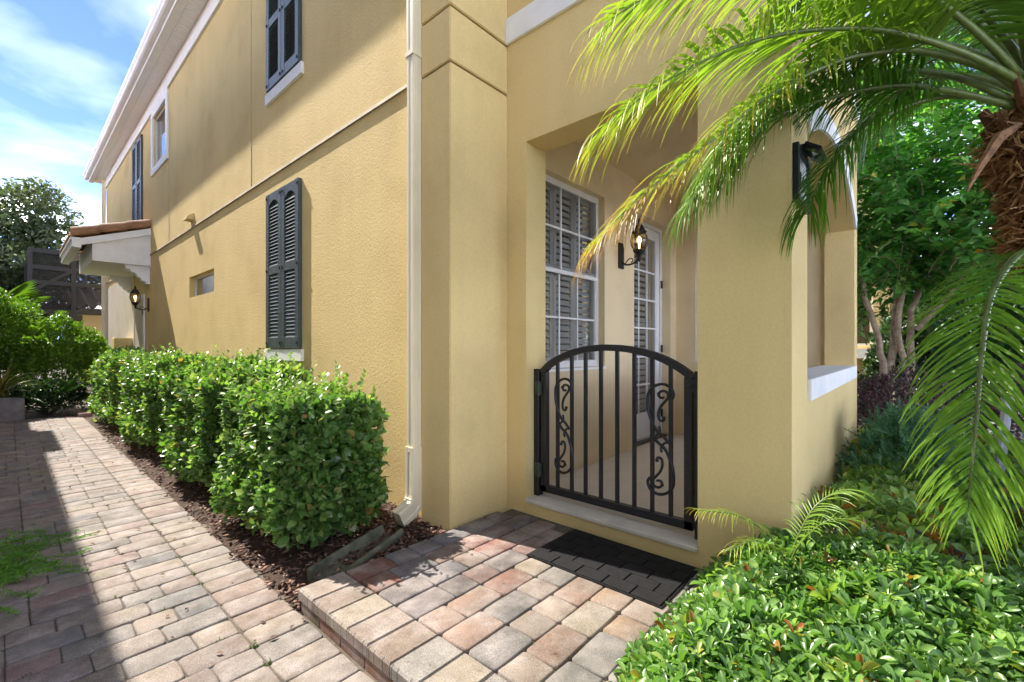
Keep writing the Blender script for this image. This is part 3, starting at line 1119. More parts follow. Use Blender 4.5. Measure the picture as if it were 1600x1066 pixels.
SL = {}
shutter_pair(4.95, 5.86, 1.355, 3.20, 2.28, True, .040, True, 'lower louvred dark teal shutter beside the downspout')
shutter_pair(4.95, 5.86, 4.455, 6.30, 5.245, True, .040, True, 'upper louvred dark blue shutter near the top of the photo')
shutter_pair(13.55, 14.70, 4.0, 6.40, 5.35, False, .085, False, 'tall distant louvred shutter above the door canopy')


# downspouts ---------------------------------------------------------------
def fluted(w, d):
    p = []
    for i in range(4):                               # shallow flutes on every face
        a = [(-w, -d), (w, -d), (w, d), (-w, d)][i]
        e = [(w, -d), (w, d), (-w, d), (-w, -d)][i]
        nx, ny = [(0, 1), (-1, 0), (0, -1), (1, 0)][i]
        for t, k in ((.06, 0), (.30, 0), (.36, .004), (.64, .004), (.70, 0), (.94, 0)):
            p.append((a[0] + (e[0] - a[0]) * t + nx * k, a[1] + (e[1] - a[1]) * t + ny * k))
    return p


m = MB()
yd = 2.785
m.sweep([(2.035, yd, 6.86), (2.035, yd, 3.52)], fluted(.042, .052), (0, 1, 0))
m.sweep([(2.035, yd, 3.57), (2.035, yd, .36)], fluted(.040, .050), (0, 1, 0))
ds = m.build('downspout', 'gutter', house, weld=False)
m = MB()
pts = [(2.035, yd, .62), (2.035, yd, .265)]
for i in range(1, 6):
    a = math.radians(65 * i / 5)
    pts.append((2.035 - .13 * (1 - math.cos(a)), yd, .265 - .13 * math.sin(a)))
pts.append((pts[-1][0] - .075, yd, pts[-1][2] - .035))
m.sweep(pts, fluted(.050, .060), (0, 1, 0))
m.build('elbow', 'gutter', ds, weld=False)
m = MB()
for i in range(6):
    a = math.radians(8 + 50 * i / 5)
    cx, cz = 2.035 - .13 * (1 - math.cos(a)), .265 - .13 * math.sin(a)
    nx, nz = -math.cos(a), -math.sin(a)
    m.obox((cx + nx * .062, yd, cz + nz * .062), (nx, 0, nz), (0, 1, 0), (-nz, 0, nx), .006, .040, .005)
m.build('elbow_ribs', 'gutter', ds)
for zz in (3.54, .60):
    m = MB(); m.box(1.976, 2.094, yd - .049, yd + .049, zz - .018, zz + .018); m.build('strap', 'gutter', ds)
m = MB(); m.sweep([(2.06, 19.40, 6.8), (2.06, 19.40, .2)], fluted(.04, .05), (0, 1, 0)); m.build('downspout', 'gutter', house)

# small hood vent on the wall
m = MB(); m.prism([(2.02, 3.56), (XA - .001, 3.56), (XA - .001, 3.68), (2.025, 3.60)], 'Y', 9.20, 9.42); m.build('vent_hood', 'stucco_rough', house)

# canopy over the side door ---------------------------------------------------
m = MB(); m.box(1.174, XA - .001, 12.70, 15.27, 3.185, 3.56)
can = m.build('door_canopy', 'white_trim', house, label='white boxed canopy with clay tiles over the side door')
m = MB(); m.prism([(1.174, 3.561), (XA - .001, 3.561), (XA - .001, 3.95), (1.174, 3.64)], 'Y', 12.705, 15.265); m.build('gable_infill', 'white_trim', can)
for y0, y1 in ((12.66, 12.699), (15.271, 15.31)):
    m = MB(); m.prism([(.98, 3.46), (.98, 3.60), (XA - .001, 4.03), (XA - .001, 3.88)], 'Y', y0, y1); m.build('rake_board', 'white', can)
m = MB(); m.prism([(.86, 3.42), (.90, 3.40), (1.0, 3.40), (1.0, 3.60), (.84, 3.60), (.84, 3.56), (.87, 3.53)], 'Y', 12.60, 15.37); m.build('gutter', 'white', can)
for y0 in (12.78, 14.99):
    m = MB()
    prof = [(1.70, 3.184), (1.72, 3.10), (1.78, 3.09), (1.80, 3.04), (1.88, 3.02), (1.92, 2.95), (1.97, 2.93), (1.98, 2.87), (2.05, 2.85), (2.06, 2.80), (XA - .001, 2.80), (XA - .001, 3.184)]
    m.prism(prof, 'Y', y0, y0 + .20); m.build('corbel', 'white', can, label=None)
slope = (4.06 - 3.62) / (XA - .86)
nb = 12
for r_ in range(3):
    for i in range(nb):
        yc = 12.66 + 2.62 * (i + .5) / nb
        x0 = .83 + r_ * .435
        x1 = min(x0 + .46, XA - .002)
        w = 2.62 / nb
        t = MB()
        vs, fs = [], []
        seg = 8
        for x, lift in ((x0, .045), (x1, .015)):
            zb = 3.60 + (x - .86) * slope + lift
            for th in (0, .018):
                for j in range(seg + 1):
                    u = j / seg
                    vs.append((x, yc - w / 2 + w * u * 1.02, zb + .075 * math.cos((u - .5) * 2 * math.pi) * .5 + .04 - th))
        q = seg + 1
        for j in range(seg):
            fs += [(j, j + 1, 2 * q + j + 1, 2 * q + j), (q + j, 3 * q + j, 3 * q + j + 1, q + j + 1), (j, q + j, q + j + 1, j + 1)]
        fs += [(0, 2 * q, 3 * q, q), (seg, q + seg, 3 * q + seg, 2 * q + seg)]
        t.add(vs, fs)
        t.build('roof_tile', 'tile', can)
for r_ in range(3):                                   # rounded rake tiles along the near edge
    x0 = .84 + r_ * .43
    t = MB()
    vs, fs = [], []
    for x, g_ in ((x0, 1.08), (min(x0 + .455, XA - .002), .95)):
        zb = 3.66 + (x - .86) * slope
        for j in range(9):
            a = math.pi * (-.15 + 1.0 * j / 8)
            vs.append((x, 12.70 - .095 * math.cos(a) * g_ * 1, zb + .02 + .125 * math.sin(a) * g_))
    fs = [(j, j + 1, 9 + j + 1, 9 + j) for j in range(8)]
    t.add(vs, fs)
    t.build('rake_tile', 'tile', can)
# side door in the shade of the canopy
m = MB(); ring(m, 'X', XA - .03, XA - .002, 13.30, 14.58, .02, 2.62, .10)
sd = m.build('side_door', 'white', house, label='plain side door in the shade of the canopy')
m = MB(); m.box(XA - .02, XA - .003, 13.40, 14.48, .02, 2.52); m.build('door_leaf', 'stucco_cream', sd)
for zz in (2.2, 1.2):
    m = MB(); m.box(XA - .045, XA - .031, 13.36, 13.42, zz - .06, zz + .06); m.build('hinge', 'lamp', sd)

# ================================================================== GATE
gate = thing('garden_gate', (2.77, 2.2, .21), 'black wrought iron gate with arched top and scrolls in the porch opening', 'gate')
XP = 2.77
m = MB(); m.box(XP - .03, XP + .03, 2.168, 2.216, .208, 1.192); m.build('post', 'iron', gate, bevel=.002)
m = MB(); m.box(XP - .03, XP + .03, .929, .978, .208, 1.20); m.build('post', 'iron', gate, bevel=.002)
ZR0, ZR1 = .250, .300
arc = [(2.150, 1.165), (2.082, 1.226), (1.988, 1.275), (1.874, 1.317), (1.765, 1.342), (1.641, 1.356), (1.561, 1.357), (1.447, 1.350), (1.338, 1.332), (1.234, 1.305), (1.135, 1.264), (1.056, 1.218), (.995, 1.172)]
ac = catmull(arc, 4)


def arc_z(yv):
    return float(np.interp(-yv, -ac[:, 0], ac[:, 1]))


for ya, yb in ((2.100, 2.150), (.995, 1.045)):
    m = MB(); m.box(XP - .022, XP + .022, ya, yb, ZR0, arc_z((ya + yb) / 2) - .015); m.build('stile', 'iron', gate, bevel=.002)
m = MB(); m.box(XP - .022, XP + .022, .994, 2.151, ZR0 - .002, ZR1); m.build('bottom_rail', 'iron', gate, bevel=.002)
m = MB(); m.sweep([(XP, p[0], p[1]) for p in ac], [(-.024, -.022), (.024, -.022), (.024, .022), (-.024, .022)], (1, 0, 0)); m.build('arched_rail', 'iron', gate)
for yp in (2.006, 1.878, 1.759, 1.633, 1.507, 1.381, 1.256, 1.134):
    m = MB(); m.box(XP - .011, XP + .011, yp - .011, yp + .011, ZR1 - .005, arc_z(yp) - .01); m.build('picket', 'iron', gate)
R_ = [(-.025, .275), (0, .273), (.012, .296), (-.013, .317), (-.046, .308), (-.049, .276), (-.025, .243), (0, .209), (.013, .167), (.007, .128), (-.017, .122), (-.025, .142)]
O_ = [(-.055, -.02), (-.02, .02), (.025, .055), (.052, .10), (.075, .16), (.085, .226), (.081, .292), (.042, .343), (-.017, .362), (-.066, .341), (-.085, .294), (-.070, .262)]
C_ = [(.065, .012), (.03, .02), (.004, .055), (.010, .085)]
for yc in (1.942, 1.197):
    for sg in (1, -1):
        m = MB()
        for cur, rad in ((R_, .009), (O_, .010), (C_, .008)):
            pts = catmull(cur, 5)
            m.tube([(XP - .012, yc + sg * u * (.9 if yc > 1.5 else 1), .775 + sg * v * .97) for u, v in pts], rad, 6)
        for u, v in ((.012, .296), (-.025, .142), (-.080, .27)):
            m.lathe((XP - .012, yc + sg * u * .9, .775 + sg * v * .97 - .012), [(.002, 0), (.012, .006), (.012, .018), (.002, .024)], 8)
        m.build('scroll', 'iron', gate, smooth=True)
for zz in (1.045, .415):
    m = MB()
    m.tube([(XP - .038, 2.160, zz - .055), (XP - .038, 2.160, zz + .055)], .012, 8)
    m.box(XP - .038, XP - .0301, 2.135, 2.20, zz - .048, zz + .048)
    m.build('hinge', 'hinge', gate)
m = MB()
m.box(XP - .045, XP - .0225, .955, 1.03, 1.09, 1.16)
m.tube([(XP - .05, 1.0, 1.125), (XP - .09, 1.0, 1.125), (XP - .095, .97, 1.13)], .010, 6)
m.tube([(XP - .035, .965, 1.16), (XP - .035, .965, 1.215)], .012, 6)
m.build('latch', 'iron', gate)

# ---- doormat ----------------------------------------------------------------
mat = thing('doormat', (2.33, 1.31, ZL), 'black rubber doormat moulded like bricks before the gate', 'doormat')
m = MB(); m.box(2.075, 2.585, .895, 1.735, ZL + .002, ZL + .009); m.build('base', 'rubber', mat)
for r_ in range(5):
    x0 = 2.085 + r_ * .100
    yv = .905 - (.08 if r_ % 2 else 0)
    while yv < 1.72:
        a, e = max(yv, .905), min(yv + .157, 1.725)
        if e - a > .03:
            m = MB(); m.box(x0, x0 + .095, a, e, ZL + .008, ZL + .016 + random.uniform(-.0006, .0006))
            m.build('tread_block', 'rubber', mat, bevel=.002)
        yv += .164

# ---- splash block -------------------------------------------------------------
sb = MB()
ang = math.atan2(.18, .52)
ca, sa = math.cos(ang), math.sin(ang)
prof = [(-.115, -.03), (.115, -.03), (.122, .050), (.112, .066), (.088, .064), (.066, .022), (-.066, .022), (-.088, .064), (-.112, .066), (-.122, .050)]
vs = []
for t, wk in ((0, 1.05), (.30, .95), (.62, .82)):
    for u, v in prof:
        lx, ly = t, u * wk
        vs.append((1.19 + lx * ca - ly * sa, 2.475 + lx * sa + ly * ca + .02, .022 + v * (1 + .3 * t) + .03 * t))
n = len(prof)
fs = [(i * n + k, i * n + (k + 1) % n, (i + 1) * n + (k + 1) % n, (i + 1) * n + k) for i in range(2) for k in range(n)] + [tuple(range(n)), tuple(range(2 * n, 3 * n))]
sb.add(vs, fs)
props(sb.build('splash_block', 'splash', bevel=.005), 'mossy concrete splash block under the downspout beside the landing', 'splash block')


# ---- lanterns -----------------------------------------------------------------
def lantern(base, out, label, s=1.0):
    """wall lantern: back plate on the wall at base, body carried by a scrolled arm towards out"""
    t = thing('wall_lantern', base, label, 'lantern', 'black wall lanterns on the house')
    bx, by, bz = base
    ox, oy = out
    px, py = -oy, ox
    m = MB(); m.obox((bx + ox * .012, by + oy * .012, bz), (px, py, 0), (ox, oy, 0), (0, 0, 1), .05 * s, .011, .14 * s)
    m.build('back_plate', 'lamp', t, bevel=.006)
    cx, cy = bx + ox * .22 * s, by + oy * .22 * s
    m = MB()
    arm = [(.02, -.06), (.06, -.10), (.12, -.105), (.18, -.085), (.22, -.03), (.22, .02)]
    m.tube([(bx + ox * u * s, by + oy * u * s, bz + v * s) for u, v in catmull(arm, 4)], .010 * s, 8)
    sc = [(.06, -.09), (.10, -.05), (.14, -.045), (.15, -.075), (.125, -.085)]
    m.tube([(bx + ox * u * s, by + oy * u * s, bz + v * s) for u, v in catmull(sc, 4)], .006 * s, 6)
    m.build('arm', 'lamp', t, smooth=True)
    c = (cx, cy, bz)
    m = MB(); m.lathe(c, [(.006, -.09), (.020, -.07), (.012, -.05), (.03, -.02), (.058, .015), (.066, .03), (.06, .035)] if s == 1 else [(a * s, b_ * s) for a, b_ in [(.006, -.09), (.020, -.07), (.012, -.05), (.03, -.02), (.058, .015), (.066, .03), (.06, .035)]], 12)
    m.build('cup', 'lamp', t, smooth=True)
    m = MB(); m.lathe(c, [(a * s, b_ * s) for a, b_ in [(.055, .036), (.082, .08), (.092, .13), (.085, .18), (.062, .215)]], 16)
    gl = m.build('glass_globe', 'amber', t, smooth=True)
    m = MB()
    for k in range(6):
        a = k * math.pi / 3 + .3
        m.tube([(cx + r * s * math.cos(a), cy + r * s * math.sin(a), bz + z * s) for r, z in [(.058, .036), (.085, .08), (.095, .13), (.088, .18), (.065, .215)]], .004 * s, 5)
    m.build('cage_bars', 'lamp', t)
    m = MB(); m.lathe(c, [(a * s, b_ * s) for a, b_ in [(.075, .214), (.080, .225), (.060, .25), (.045, .285), (.028, .30), (.012, .315), (.018, .33), (.012, .35), (.003, .375)]], 12)
    m.build('cap', 'lamp', t, smooth=True)
    m = MB(); m.lathe(c, [(a * s, b_ * s) for a, b_ in [(.010, .05), (.012, .10), (.024, .125), (.022, .16), (.006, .18)]], 10)
    m.build('bulb', 'bulb', t, smooth=True)
    return t


lantern((4.45, YW, 2.36), (0, -1), 'black scrolled lantern with amber glass on the porch wall by the french door')
lantern((XA, 12.88, 2.34), (-1, 0), 'black lantern glowing on the side wall under the door canopy', 1.1)

# ---- address plaque and its lamp -----------------------------------------------
plq = thing('address_plaque', (2.84, YS, 2.2), 'white house number plaque in a black frame on the arch pier', 'plaque')
m = MB(); m.wall('Y', YS - .03, YS - .001, 2.66, 3.02, 2.11, 2.40, [(2.69, 2.99, 2.14, 2.37)]); m.build('frame', 'iron', plq, bevel=.003)
m = MB(); m.box(2.688, 2.992, YS - .012, YS - .002, 2.138, 2.372); m.build('face', 'plaque', plq)
tc_ = bpy.data.curves.new('numbers', 'FONT')
tc_.body = '1141'; tc_.size = .13; tc_.extrude = .002; tc_.align_x = 'CENTER'
to = bpy.data.objects.new('numbers_tmp', tc_)
COL.objects.link(to)
bpy.context.view_layer.update()
dg = bpy.context.evaluated_depsgraph_get()
nm = bpy.data.meshes.new_from_object(to.evaluated_get(dg))
bpy.data.objects.remove(to)
nm.name = 'numbers'
nm.transform(Matrix.Rotation(math.pi / 2, 4, 'X'))
nm.materials.clear()
o = link_mesh('numbers', nm, 'iron', plq)
o.location = Vector((2.84, YS - .015, 2.20)) - root_loc(plq)
pl = thing('plaque_lamp', (2.84, YS, 2.42), 'small black glass lamp mounted over the address plaque', 'lamp')
m = MB(); m.box(2.80, 2.96, YS - .035, YS - .001, 2.415, 2.435); m.build('bracket', 'iron', pl, bevel=.003)
tilt = (Vector((1, 0, 0)), Vector((0, math.cos(.6), math.sin(.6))), Vector((0, -math.sin(.6), math.cos(.6))))
m = MB(); m.obox((2.86, YS - .075, 2.395), *tilt, .11, .042, .010); m.build('housing', 'iron', pl, bevel=.003)
m = MB(); m.obox((2.86, YS - .070, 2.378), *tilt, .095, .034, .009); m.build('lens', 'mirror_glass', pl)


# ================================================================== PLANTS
def hedge_bush(x0, x1, y0, y1, z1, n, label, sprouts=60, seed=1):
    r = np.random.default_rng(seed)
    t = thing('hedge_bush', ((x0 + x1) / 2, (y0 + y1) / 2, .03), label, 'hedge', 'clipped hedge bushes along the side wall')
    lx, ly, lz = x1 - x0, y1 - y0, z1 - .10
    area = np.array([ly * lz, ly * lz * .5, lx * lz, lx * lz * .5, lx * ly])
    face = r.choice(5, n, p=area / area.sum())
    u, v = r.random(n), r.random(n)
    P = np.zeros((n, 3)); Nn = np.zeros((n, 3))
    for k in range(5):
        q = face == k
        if k < 2:
            P[q] = np.stack([np.full(q.sum(), x0 if k == 0 else x1), y0 + u[q] * ly, .10 + v[q] * lz], 1); Nn[q] = (-1 if k == 0 else 1, 0, 0)
        elif k < 4:
            P[q] = np.stack([x0 + u[q] * lx, np.full(q.sum(), y0 if k == 2 else y1), .10 + v[q] * lz], 1); Nn[q] = (0, -1 if k == 2 else 1, 0)
        else:
            P[q] = np.stack([x0 + u[q] * lx, y0 + v[q] * ly, np.full(q.sum(), z1)], 1); Nn[q] = (0, 0, 1)
    c = np.array([(x0 + x1) / 2, (y0 + y1) / 2, .1 + lz / 2])
    h = np.array([lx, ly, lz]) / 2
    q = (P - c) / h
    rad = (np.abs(q) ** 5).sum(1) ** (1 / 5)
    q = q / rad[:, None]
    P = c + q * h
    Nn = unit(np.sign(q) * np.abs(q) ** 4 / h)
    bulge = fnoise(P, 2.6) * .085 + fnoise(P, 6) * .07 + fnoise(P, 14) * .045
    bulge -= .07 * np.clip((.38 - P[:, 2]) / .38, 0, 1) * (r.random(n) * .9 + .3)
    depth = r.exponential(.055, n); depth = np.minimum(depth, .32)
    pos = P + Nn * (bulge - depth + .03)[:, None]
    pos[:, 2] = np.maximum(pos[:, 2], .05)
    D = unit(Nn * r.uniform(.2, .9, n)[:, None] + r.normal(0, .55, (n, 3)) + np.array([0, 0, .35]))
    NN = unit(Nn * .8 + r.normal(0, .5, (n, 3)) + np.array([0, 0, .7]))
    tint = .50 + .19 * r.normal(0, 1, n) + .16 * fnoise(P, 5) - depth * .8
    new = r.random(n) < .10
    tint[new] = r.uniform(.72, .90, new.sum())
    tint = np.clip(tint, 0, .9)
    old = r.random(n) < .03
    tint[old] = r.uniform(.93, 1, old.sum())
    L = r.uniform(.034, .082, n)
    # sprouts that stick out
    ps, ds_, ns_, ls_, ts_ = [], [], [], [], []
    for k in range(sprouts):
        i = r.integers(n)
        if Nn[i, 2] < .15 and r.random() < .75: continue
        dirn = unit(Nn[i] * .45 + np.array([0, 0, .9]) + r.normal(0, .25, 3))
        ln = r.uniform(.06, .21)
        for j in range(7):
            w = j / 6
            side = unit(np.cross(dirn, r.normal(0, 1, 3)))
            ps.append(P[i] + dirn * ln * w); ds_.append(side * (1.1 - w * .6) + dirn * .6); ns_.append(dirn - side * .3)
            ls_.append(r.uniform(.035, .055)); ts_.append(r.uniform(.55, .9))
    if ps:
        pos = np.concatenate([pos, ps]); D = np.concatenate([D, ds_]); NN = np.concatenate([NN, ns_]); L = np.concatenate([L, ls_]); tint = np.concatenate([tint, ts_])
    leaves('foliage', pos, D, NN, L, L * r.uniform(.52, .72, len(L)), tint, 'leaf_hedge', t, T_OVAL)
    m = MB()
    for k in range(60):
        a = (r.uniform(x0 + .25, x1 - .2), r.uniform(y0 + .2, y1 - .2), .02)
        e = (r.uniform(x0 + .08, x1 - .08), r.uniform(y0 + .08, y1 - .08), r.uniform(.5, 1) * z1 - .08)
        mid = tuple((a[i] + e[i]) / 2 + r.normal(0, .05) for i in range(3))
        m.tube([a, mid, e], [.012, .008, .003], 5, cap=False)
    m.build('stems', 'twig', t)


hedge_bush(1.09, 1.78, 2.84, 4.00, 1.04, 15000, 'nearest clipped green hedge bush beside the splash block', 190, 1)
hedge_bush(1.10, 2.06, 4.44, 6.16, 1.15, 16000, 'second hedge bush from the landing under the lower shutter', 160, 2)
hedge_bush(1.08, 2.06, 6.64, 8.66, 1.19, 11000, 'third hedge bush from the landing under the small window', 120, 3)
hedge_bush(1.06, 2.06, 9.12, 12.0, 1.24, 9000, 'farthest hedge bush of the row near the side door', 40, 4)

# ---- glossy ground cover by the landing ------------------------------------------
def rosettes(name, sample, n, mat, parent, Lr, seed, tilt=.35, per=(7, 10), tmpl=T_OBOV, bright=.0, kind='stuff', ratio=.42):
    r = np.random.default_rng(seed)
    P, D, N, L, T = [], [], [], [], []
    for k in range(n):
        p, up = sample(r)
        if p is None: continue
        up = unit(np.array(up) + r.normal(0, tilt, 3))
        a0 = r.random() * 6.28
        s1 = unit(np.cross(up, (.3, .8, .1))); s2 = np.cross(up, s1)
        m_ = r.integers(*per)
        lsize = r.uniform(*Lr)
        base_t = np.clip(r.normal(.42, .20), .05, .85)
        young = r.random() < .22
        for j in range(m_):
            w = j / m_
            a = a0 + j * 2.4
            side = s1 * math.cos(a) + s2 * math.sin(a)
            el = .15 + .85 * w
            d = side * math.cos(el) + up * math.sin(el)
            P.append(np.array(p) - up * .02 * (1 - w) + side * .004)
            D.append(d); N.append(up * math.cos(el) - side * math.sin(el))
            L.append(lsize * (1.1 - .45 * w) * r.uniform(.7, 1.2))
            t_ = base_t + (.28 * w if young else .08 * w) + r.normal(0, .06) + bright
            T.append(t_ if r.random() > .022 else r.uniform(.93, 1))
    L = np.array(L)
    return leaves(name, P, D, N, L, L * r.uniform(.9, 1.1, len(L)) * ratio, np.clip(T, 0, 1), mat, parent, tmpl, kind)


def cover_top(x, y):
    p = np.array([[x, y, 0.]])
    base = .40 + .055 * fnoise(p, 3.2)[0] + .04 * fnoise(p, 7.5)[0] + .012 * (x - 1)
    edge = (.80 - y) if x < 2.55 else (.44 - y)
    return base * min(1, max(0, .42 + edge * 2.2))


def cover_sample(r):
    x = 1.0 + r.random() * 1.75
    y = -1.0 + r.random() * 1.82
    if y < -.1227 * x - .9: return None, None
    if x > 2.58 and y > .42: return None, None
    z = cover_top(x, y)
    e = .03
    gx = (cover_top(x + e, y) - cover_top(x - e, y)) / (2 * e); gy = (cover_top(x, y + e) - cover_top(x, y - e)) / (2 * e)
    dep = r.exponential(.05)
    return (x, y, max(ZL - .03, z - min(dep, .25))), (-gx * .5, -gy * .5, 1)


cover = thing('ground_cover', (1.9, 0, 0), 'bed of glossy light green leaves spilling over the landing edge', 'ground cover', kind='stuff')
rosettes('foliage', cover_sample, 3450, 'leaf_cover', cover, (.040, .080), 21, .55, tmpl=T_SPOON, ratio=.38, bright=.02)


def shade_sample(r):
    x = 2.5 + r.random() * 3.6
    y = -1.9 + r.random() * 2.3
    if y > .42 and x > 2.58: return None, None
    p = np.array([[x, y, 0.]])
    z = .42 + .07 * fnoise(p, 2.6)[0] + .05 * fnoise(p, 6)[0] + .03 * (x - 2.5)
    return (x, y, z - min(r.exponential(.06), .3)), (0, 0, 1)


shade = thing('shrub_bed', (4, -.4, 0), 'dark green low shrubs in the shade beside the porch wall', 'shrubs', kind='stuff')
rosettes('foliage', shade_sample, 2600, 'leaf_cover', shade, (.055, .09), 22, .5, bright=.20)

# soft juniper mound
jun = thing('juniper', (4.6, .1, 0), 'soft blue green juniper mound against the porch wall', 'shrub')
r = np.random.default_rng(5)
P, D, N, L, T = [], [], [], [], []
for k in range(520):
    a, e = r.random() * 6.28, r.random() ** .7 * 1.45
    dv = np.array([math.cos(a) * math.cos(e), math.sin(a) * math.cos(e) * .62, math.sin(e)])
    base = np.array([4.6, .02, .12]) + dv * np.array([.70, .66, .66]) * r.uniform(.7, 1.06)
    if base[1] > .43: continue
    sd_ = unit(dv * .8 + np.array([0, 0, .25]) + r.normal(0, .3, 3))
    s1 = unit(np.cross(sd_, r.normal(0, 1, 3)))
    ln = r.uniform(.10, .2)
    tt = r.uniform(.2, .9)
    for j in range(34):
        w = j / 34
        sgn = 1 if j % 2 else -1
        P.append(base + sd_ * ln * w); D.append(sd_ * .8 + s1 * sgn * .7 + r.normal(0, .25, 3)); N.append(r.normal(0, 1, 3))
        L.append(.055 * (1.1 - w * .7)); T.append(tt + .2 * w)
L = np.array(L)
leaves('foliage', P, D, N, L, .008, np.array(T), 'leaf_juniper', jun, T_NEEDLE)


def blob_shrub(name, label, cat, c, rad, n, Ls, mat, seed, group=None, tmpl=T_LEAF, shell=.30, ratio=.5, stems=True, stem_mat='twig', up=.3):
    r = np.random.default_rng(seed)
    t = thing(name, (c[0], c[1], 0), label, cat, group)
    d = unit(r.normal(0, 1, (n, 3)))
    d[:, 2] = np.abs(d[:, 2]) * 1.0 - .35 * (r.random(n) < .35)
    d = unit(d)
    rr = 1 - np.minimum(r.exponential(shell * .4, n), .8)
    q = d * np.array(rad)
    amp = 1 + .16 * fnoise(d * 3 + seed, 1.6) + .10 * fnoise(d * 3 + seed, 4.2)
    P = np.array(c) + q * (rr * amp)[:, None]
    P[:, 2] = np.maximum(P[:, 2], .03)
    D = unit(d * .6 + r.normal(0, .6, (n, 3)) + np.array([0, 0, up]))
    N = unit(d + r.normal(0, .6, (n, 3)) + np.array([0, 0, .4]))
    T = .5 + .2 * r.normal(0, 1, n) + .2 * fnoise(P, 3)
    L = r.uniform(*Ls, n)
    leaves('foliage', P, D, N, L, L * ratio, np.clip(T, 0, 1), mat, t, tmpl)
    if stems:
        m = MB()
        for k in range(9):
            a = r.random() * 6.28
            e = np.array(c) + np.array(rad) * unit(np.array([math.cos(a), math.sin(a), r.uniform(-.1, .8)])) * .75
            m.tube([(c[0] + .05 * math.cos(a), c[1] + .05 * math.sin(a), 0), ((c[0] + e[0]) / 2, (c[1] + e[1]) / 2, e[2] * .6), tuple(e)], [.02, .013, .005], 5, cap=False)
        m.build('stems', stem_mat, t)
    return t


# right-hand background
blob_shrub('loropetalum', 'dark purple leaved shrub behind the juniper mound', 'shrub', (6.9, .05, .5), (.75, .55, .62), 5000, (.035, .06), 'leaf_purple', 31)
blob_shrub('loropetalum', 'purple leaved shrub with pink flushed tips behind the hanging palm frond', 'shrub', (7.3, -1.2, .5), (.9, .7, .72), 5000, (.035, .06), 'leaf_purple', 32)
blob_shrub('round_shrub', 'dark green shrub between the porch wall and the crape myrtle trunks', 'shrub', (8.0, .55, .4), (.6, .35, .55), 3000, (.04, .07), 'leaf_dark', 33)
blob_shrub('round_shrub', 'dark green shrub low down at the right frame edge', 'shrub', (4.6, -1.25, .35), (.8, .55, .6), 3500, (.05, .08), 'leaf_dark', 34)
GB = 'background shrubs right of the crape myrtle'
blob_shrub('tall_shrub', 'tall dark shrub behind the broad leaved plant', 'shrub', (11.5, -1.2, 1.2), (1.6, 1.0, 1.7), 8000, (.08, .14), 'leaf_dark', 35, GB)
blob_shrub('tall_shrub', 'tall dark green shrub seen through the hanging palm frond', 'shrub', (10.5, -3.4, 1.4), (1.7, 1.4, 1.9), 9000, (.08, .14), 'leaf_dark', 36, GB)

# broad leaved plant
bp = thing('broad_leaf_plant', (8.6, -.55, 0), 'broad leaved tropical plant right of the crape myrtle trunks', 'plant')
r = np.random.default_rng(77)
T_BROAD = (np.array([(0, 0, 0), (.2, -.35, .06), (.2, 0, 0), (.2, .35, .06), (.5, -.5, .07), (.5, 0, -.02), (.5, .5, .07), (.8, -.32, -.02), (.8, 0, -.09), (.8, .32, -.02), (1, 0, -.2)]),
           [(0, 1, 2), (0, 2, 3), (1, 4, 5, 2), (2, 5, 6, 3), (4, 7, 8, 5), (5, 8, 9, 6), (7, 10, 8), (8, 10, 9)])
for k in range(13):
    a = r.random() * 6.28
    lean = r.uniform(.12, .6)
    base = np.array([8.6 + .12 * math.cos(a), -.55 + .12 * math.sin(a), 0])
    hgt = r.uniform(.75, 1.25)
    top = base + np.array([math.cos(a) * lean * .5, math.sin(a) * lean * .5, hgt])
    d = unit(np.array([math.cos(a) * lean * 1.5, math.sin(a) * lean * 1.5, .9]))
    nrm = unit(np.array([-math.cos(a), -math.sin(a), .6]))
    lf = leaves('leaf', [top], [d], [nrm], [r.uniform(.55, .8)], [r.uniform(.22, .30)], [r.random()], 'leaf_banana', bp, T_BROAD)
    m = MB(); m.tube([tuple(base), tuple((base + top) / 2 + np.array([0, 0, .05])), tuple(top)], [.018, .014, .010], 6); m.build('stalk', 'leaf_banana', bp)

# grey pipe standing in the bed
m = MB(); m.tube([(4.55, -.42, .2), (4.72, -.50, .98)], .028, 10); m.lathe((4.72, -.50, .97), [(.036, 0), (.036, .03), (.01, .045)], 10)
props(m.build('garden_pipe', 'stake', smooth=False), 'grey metal pipe leaning among the shrubs near the palm frond', 'pipe')


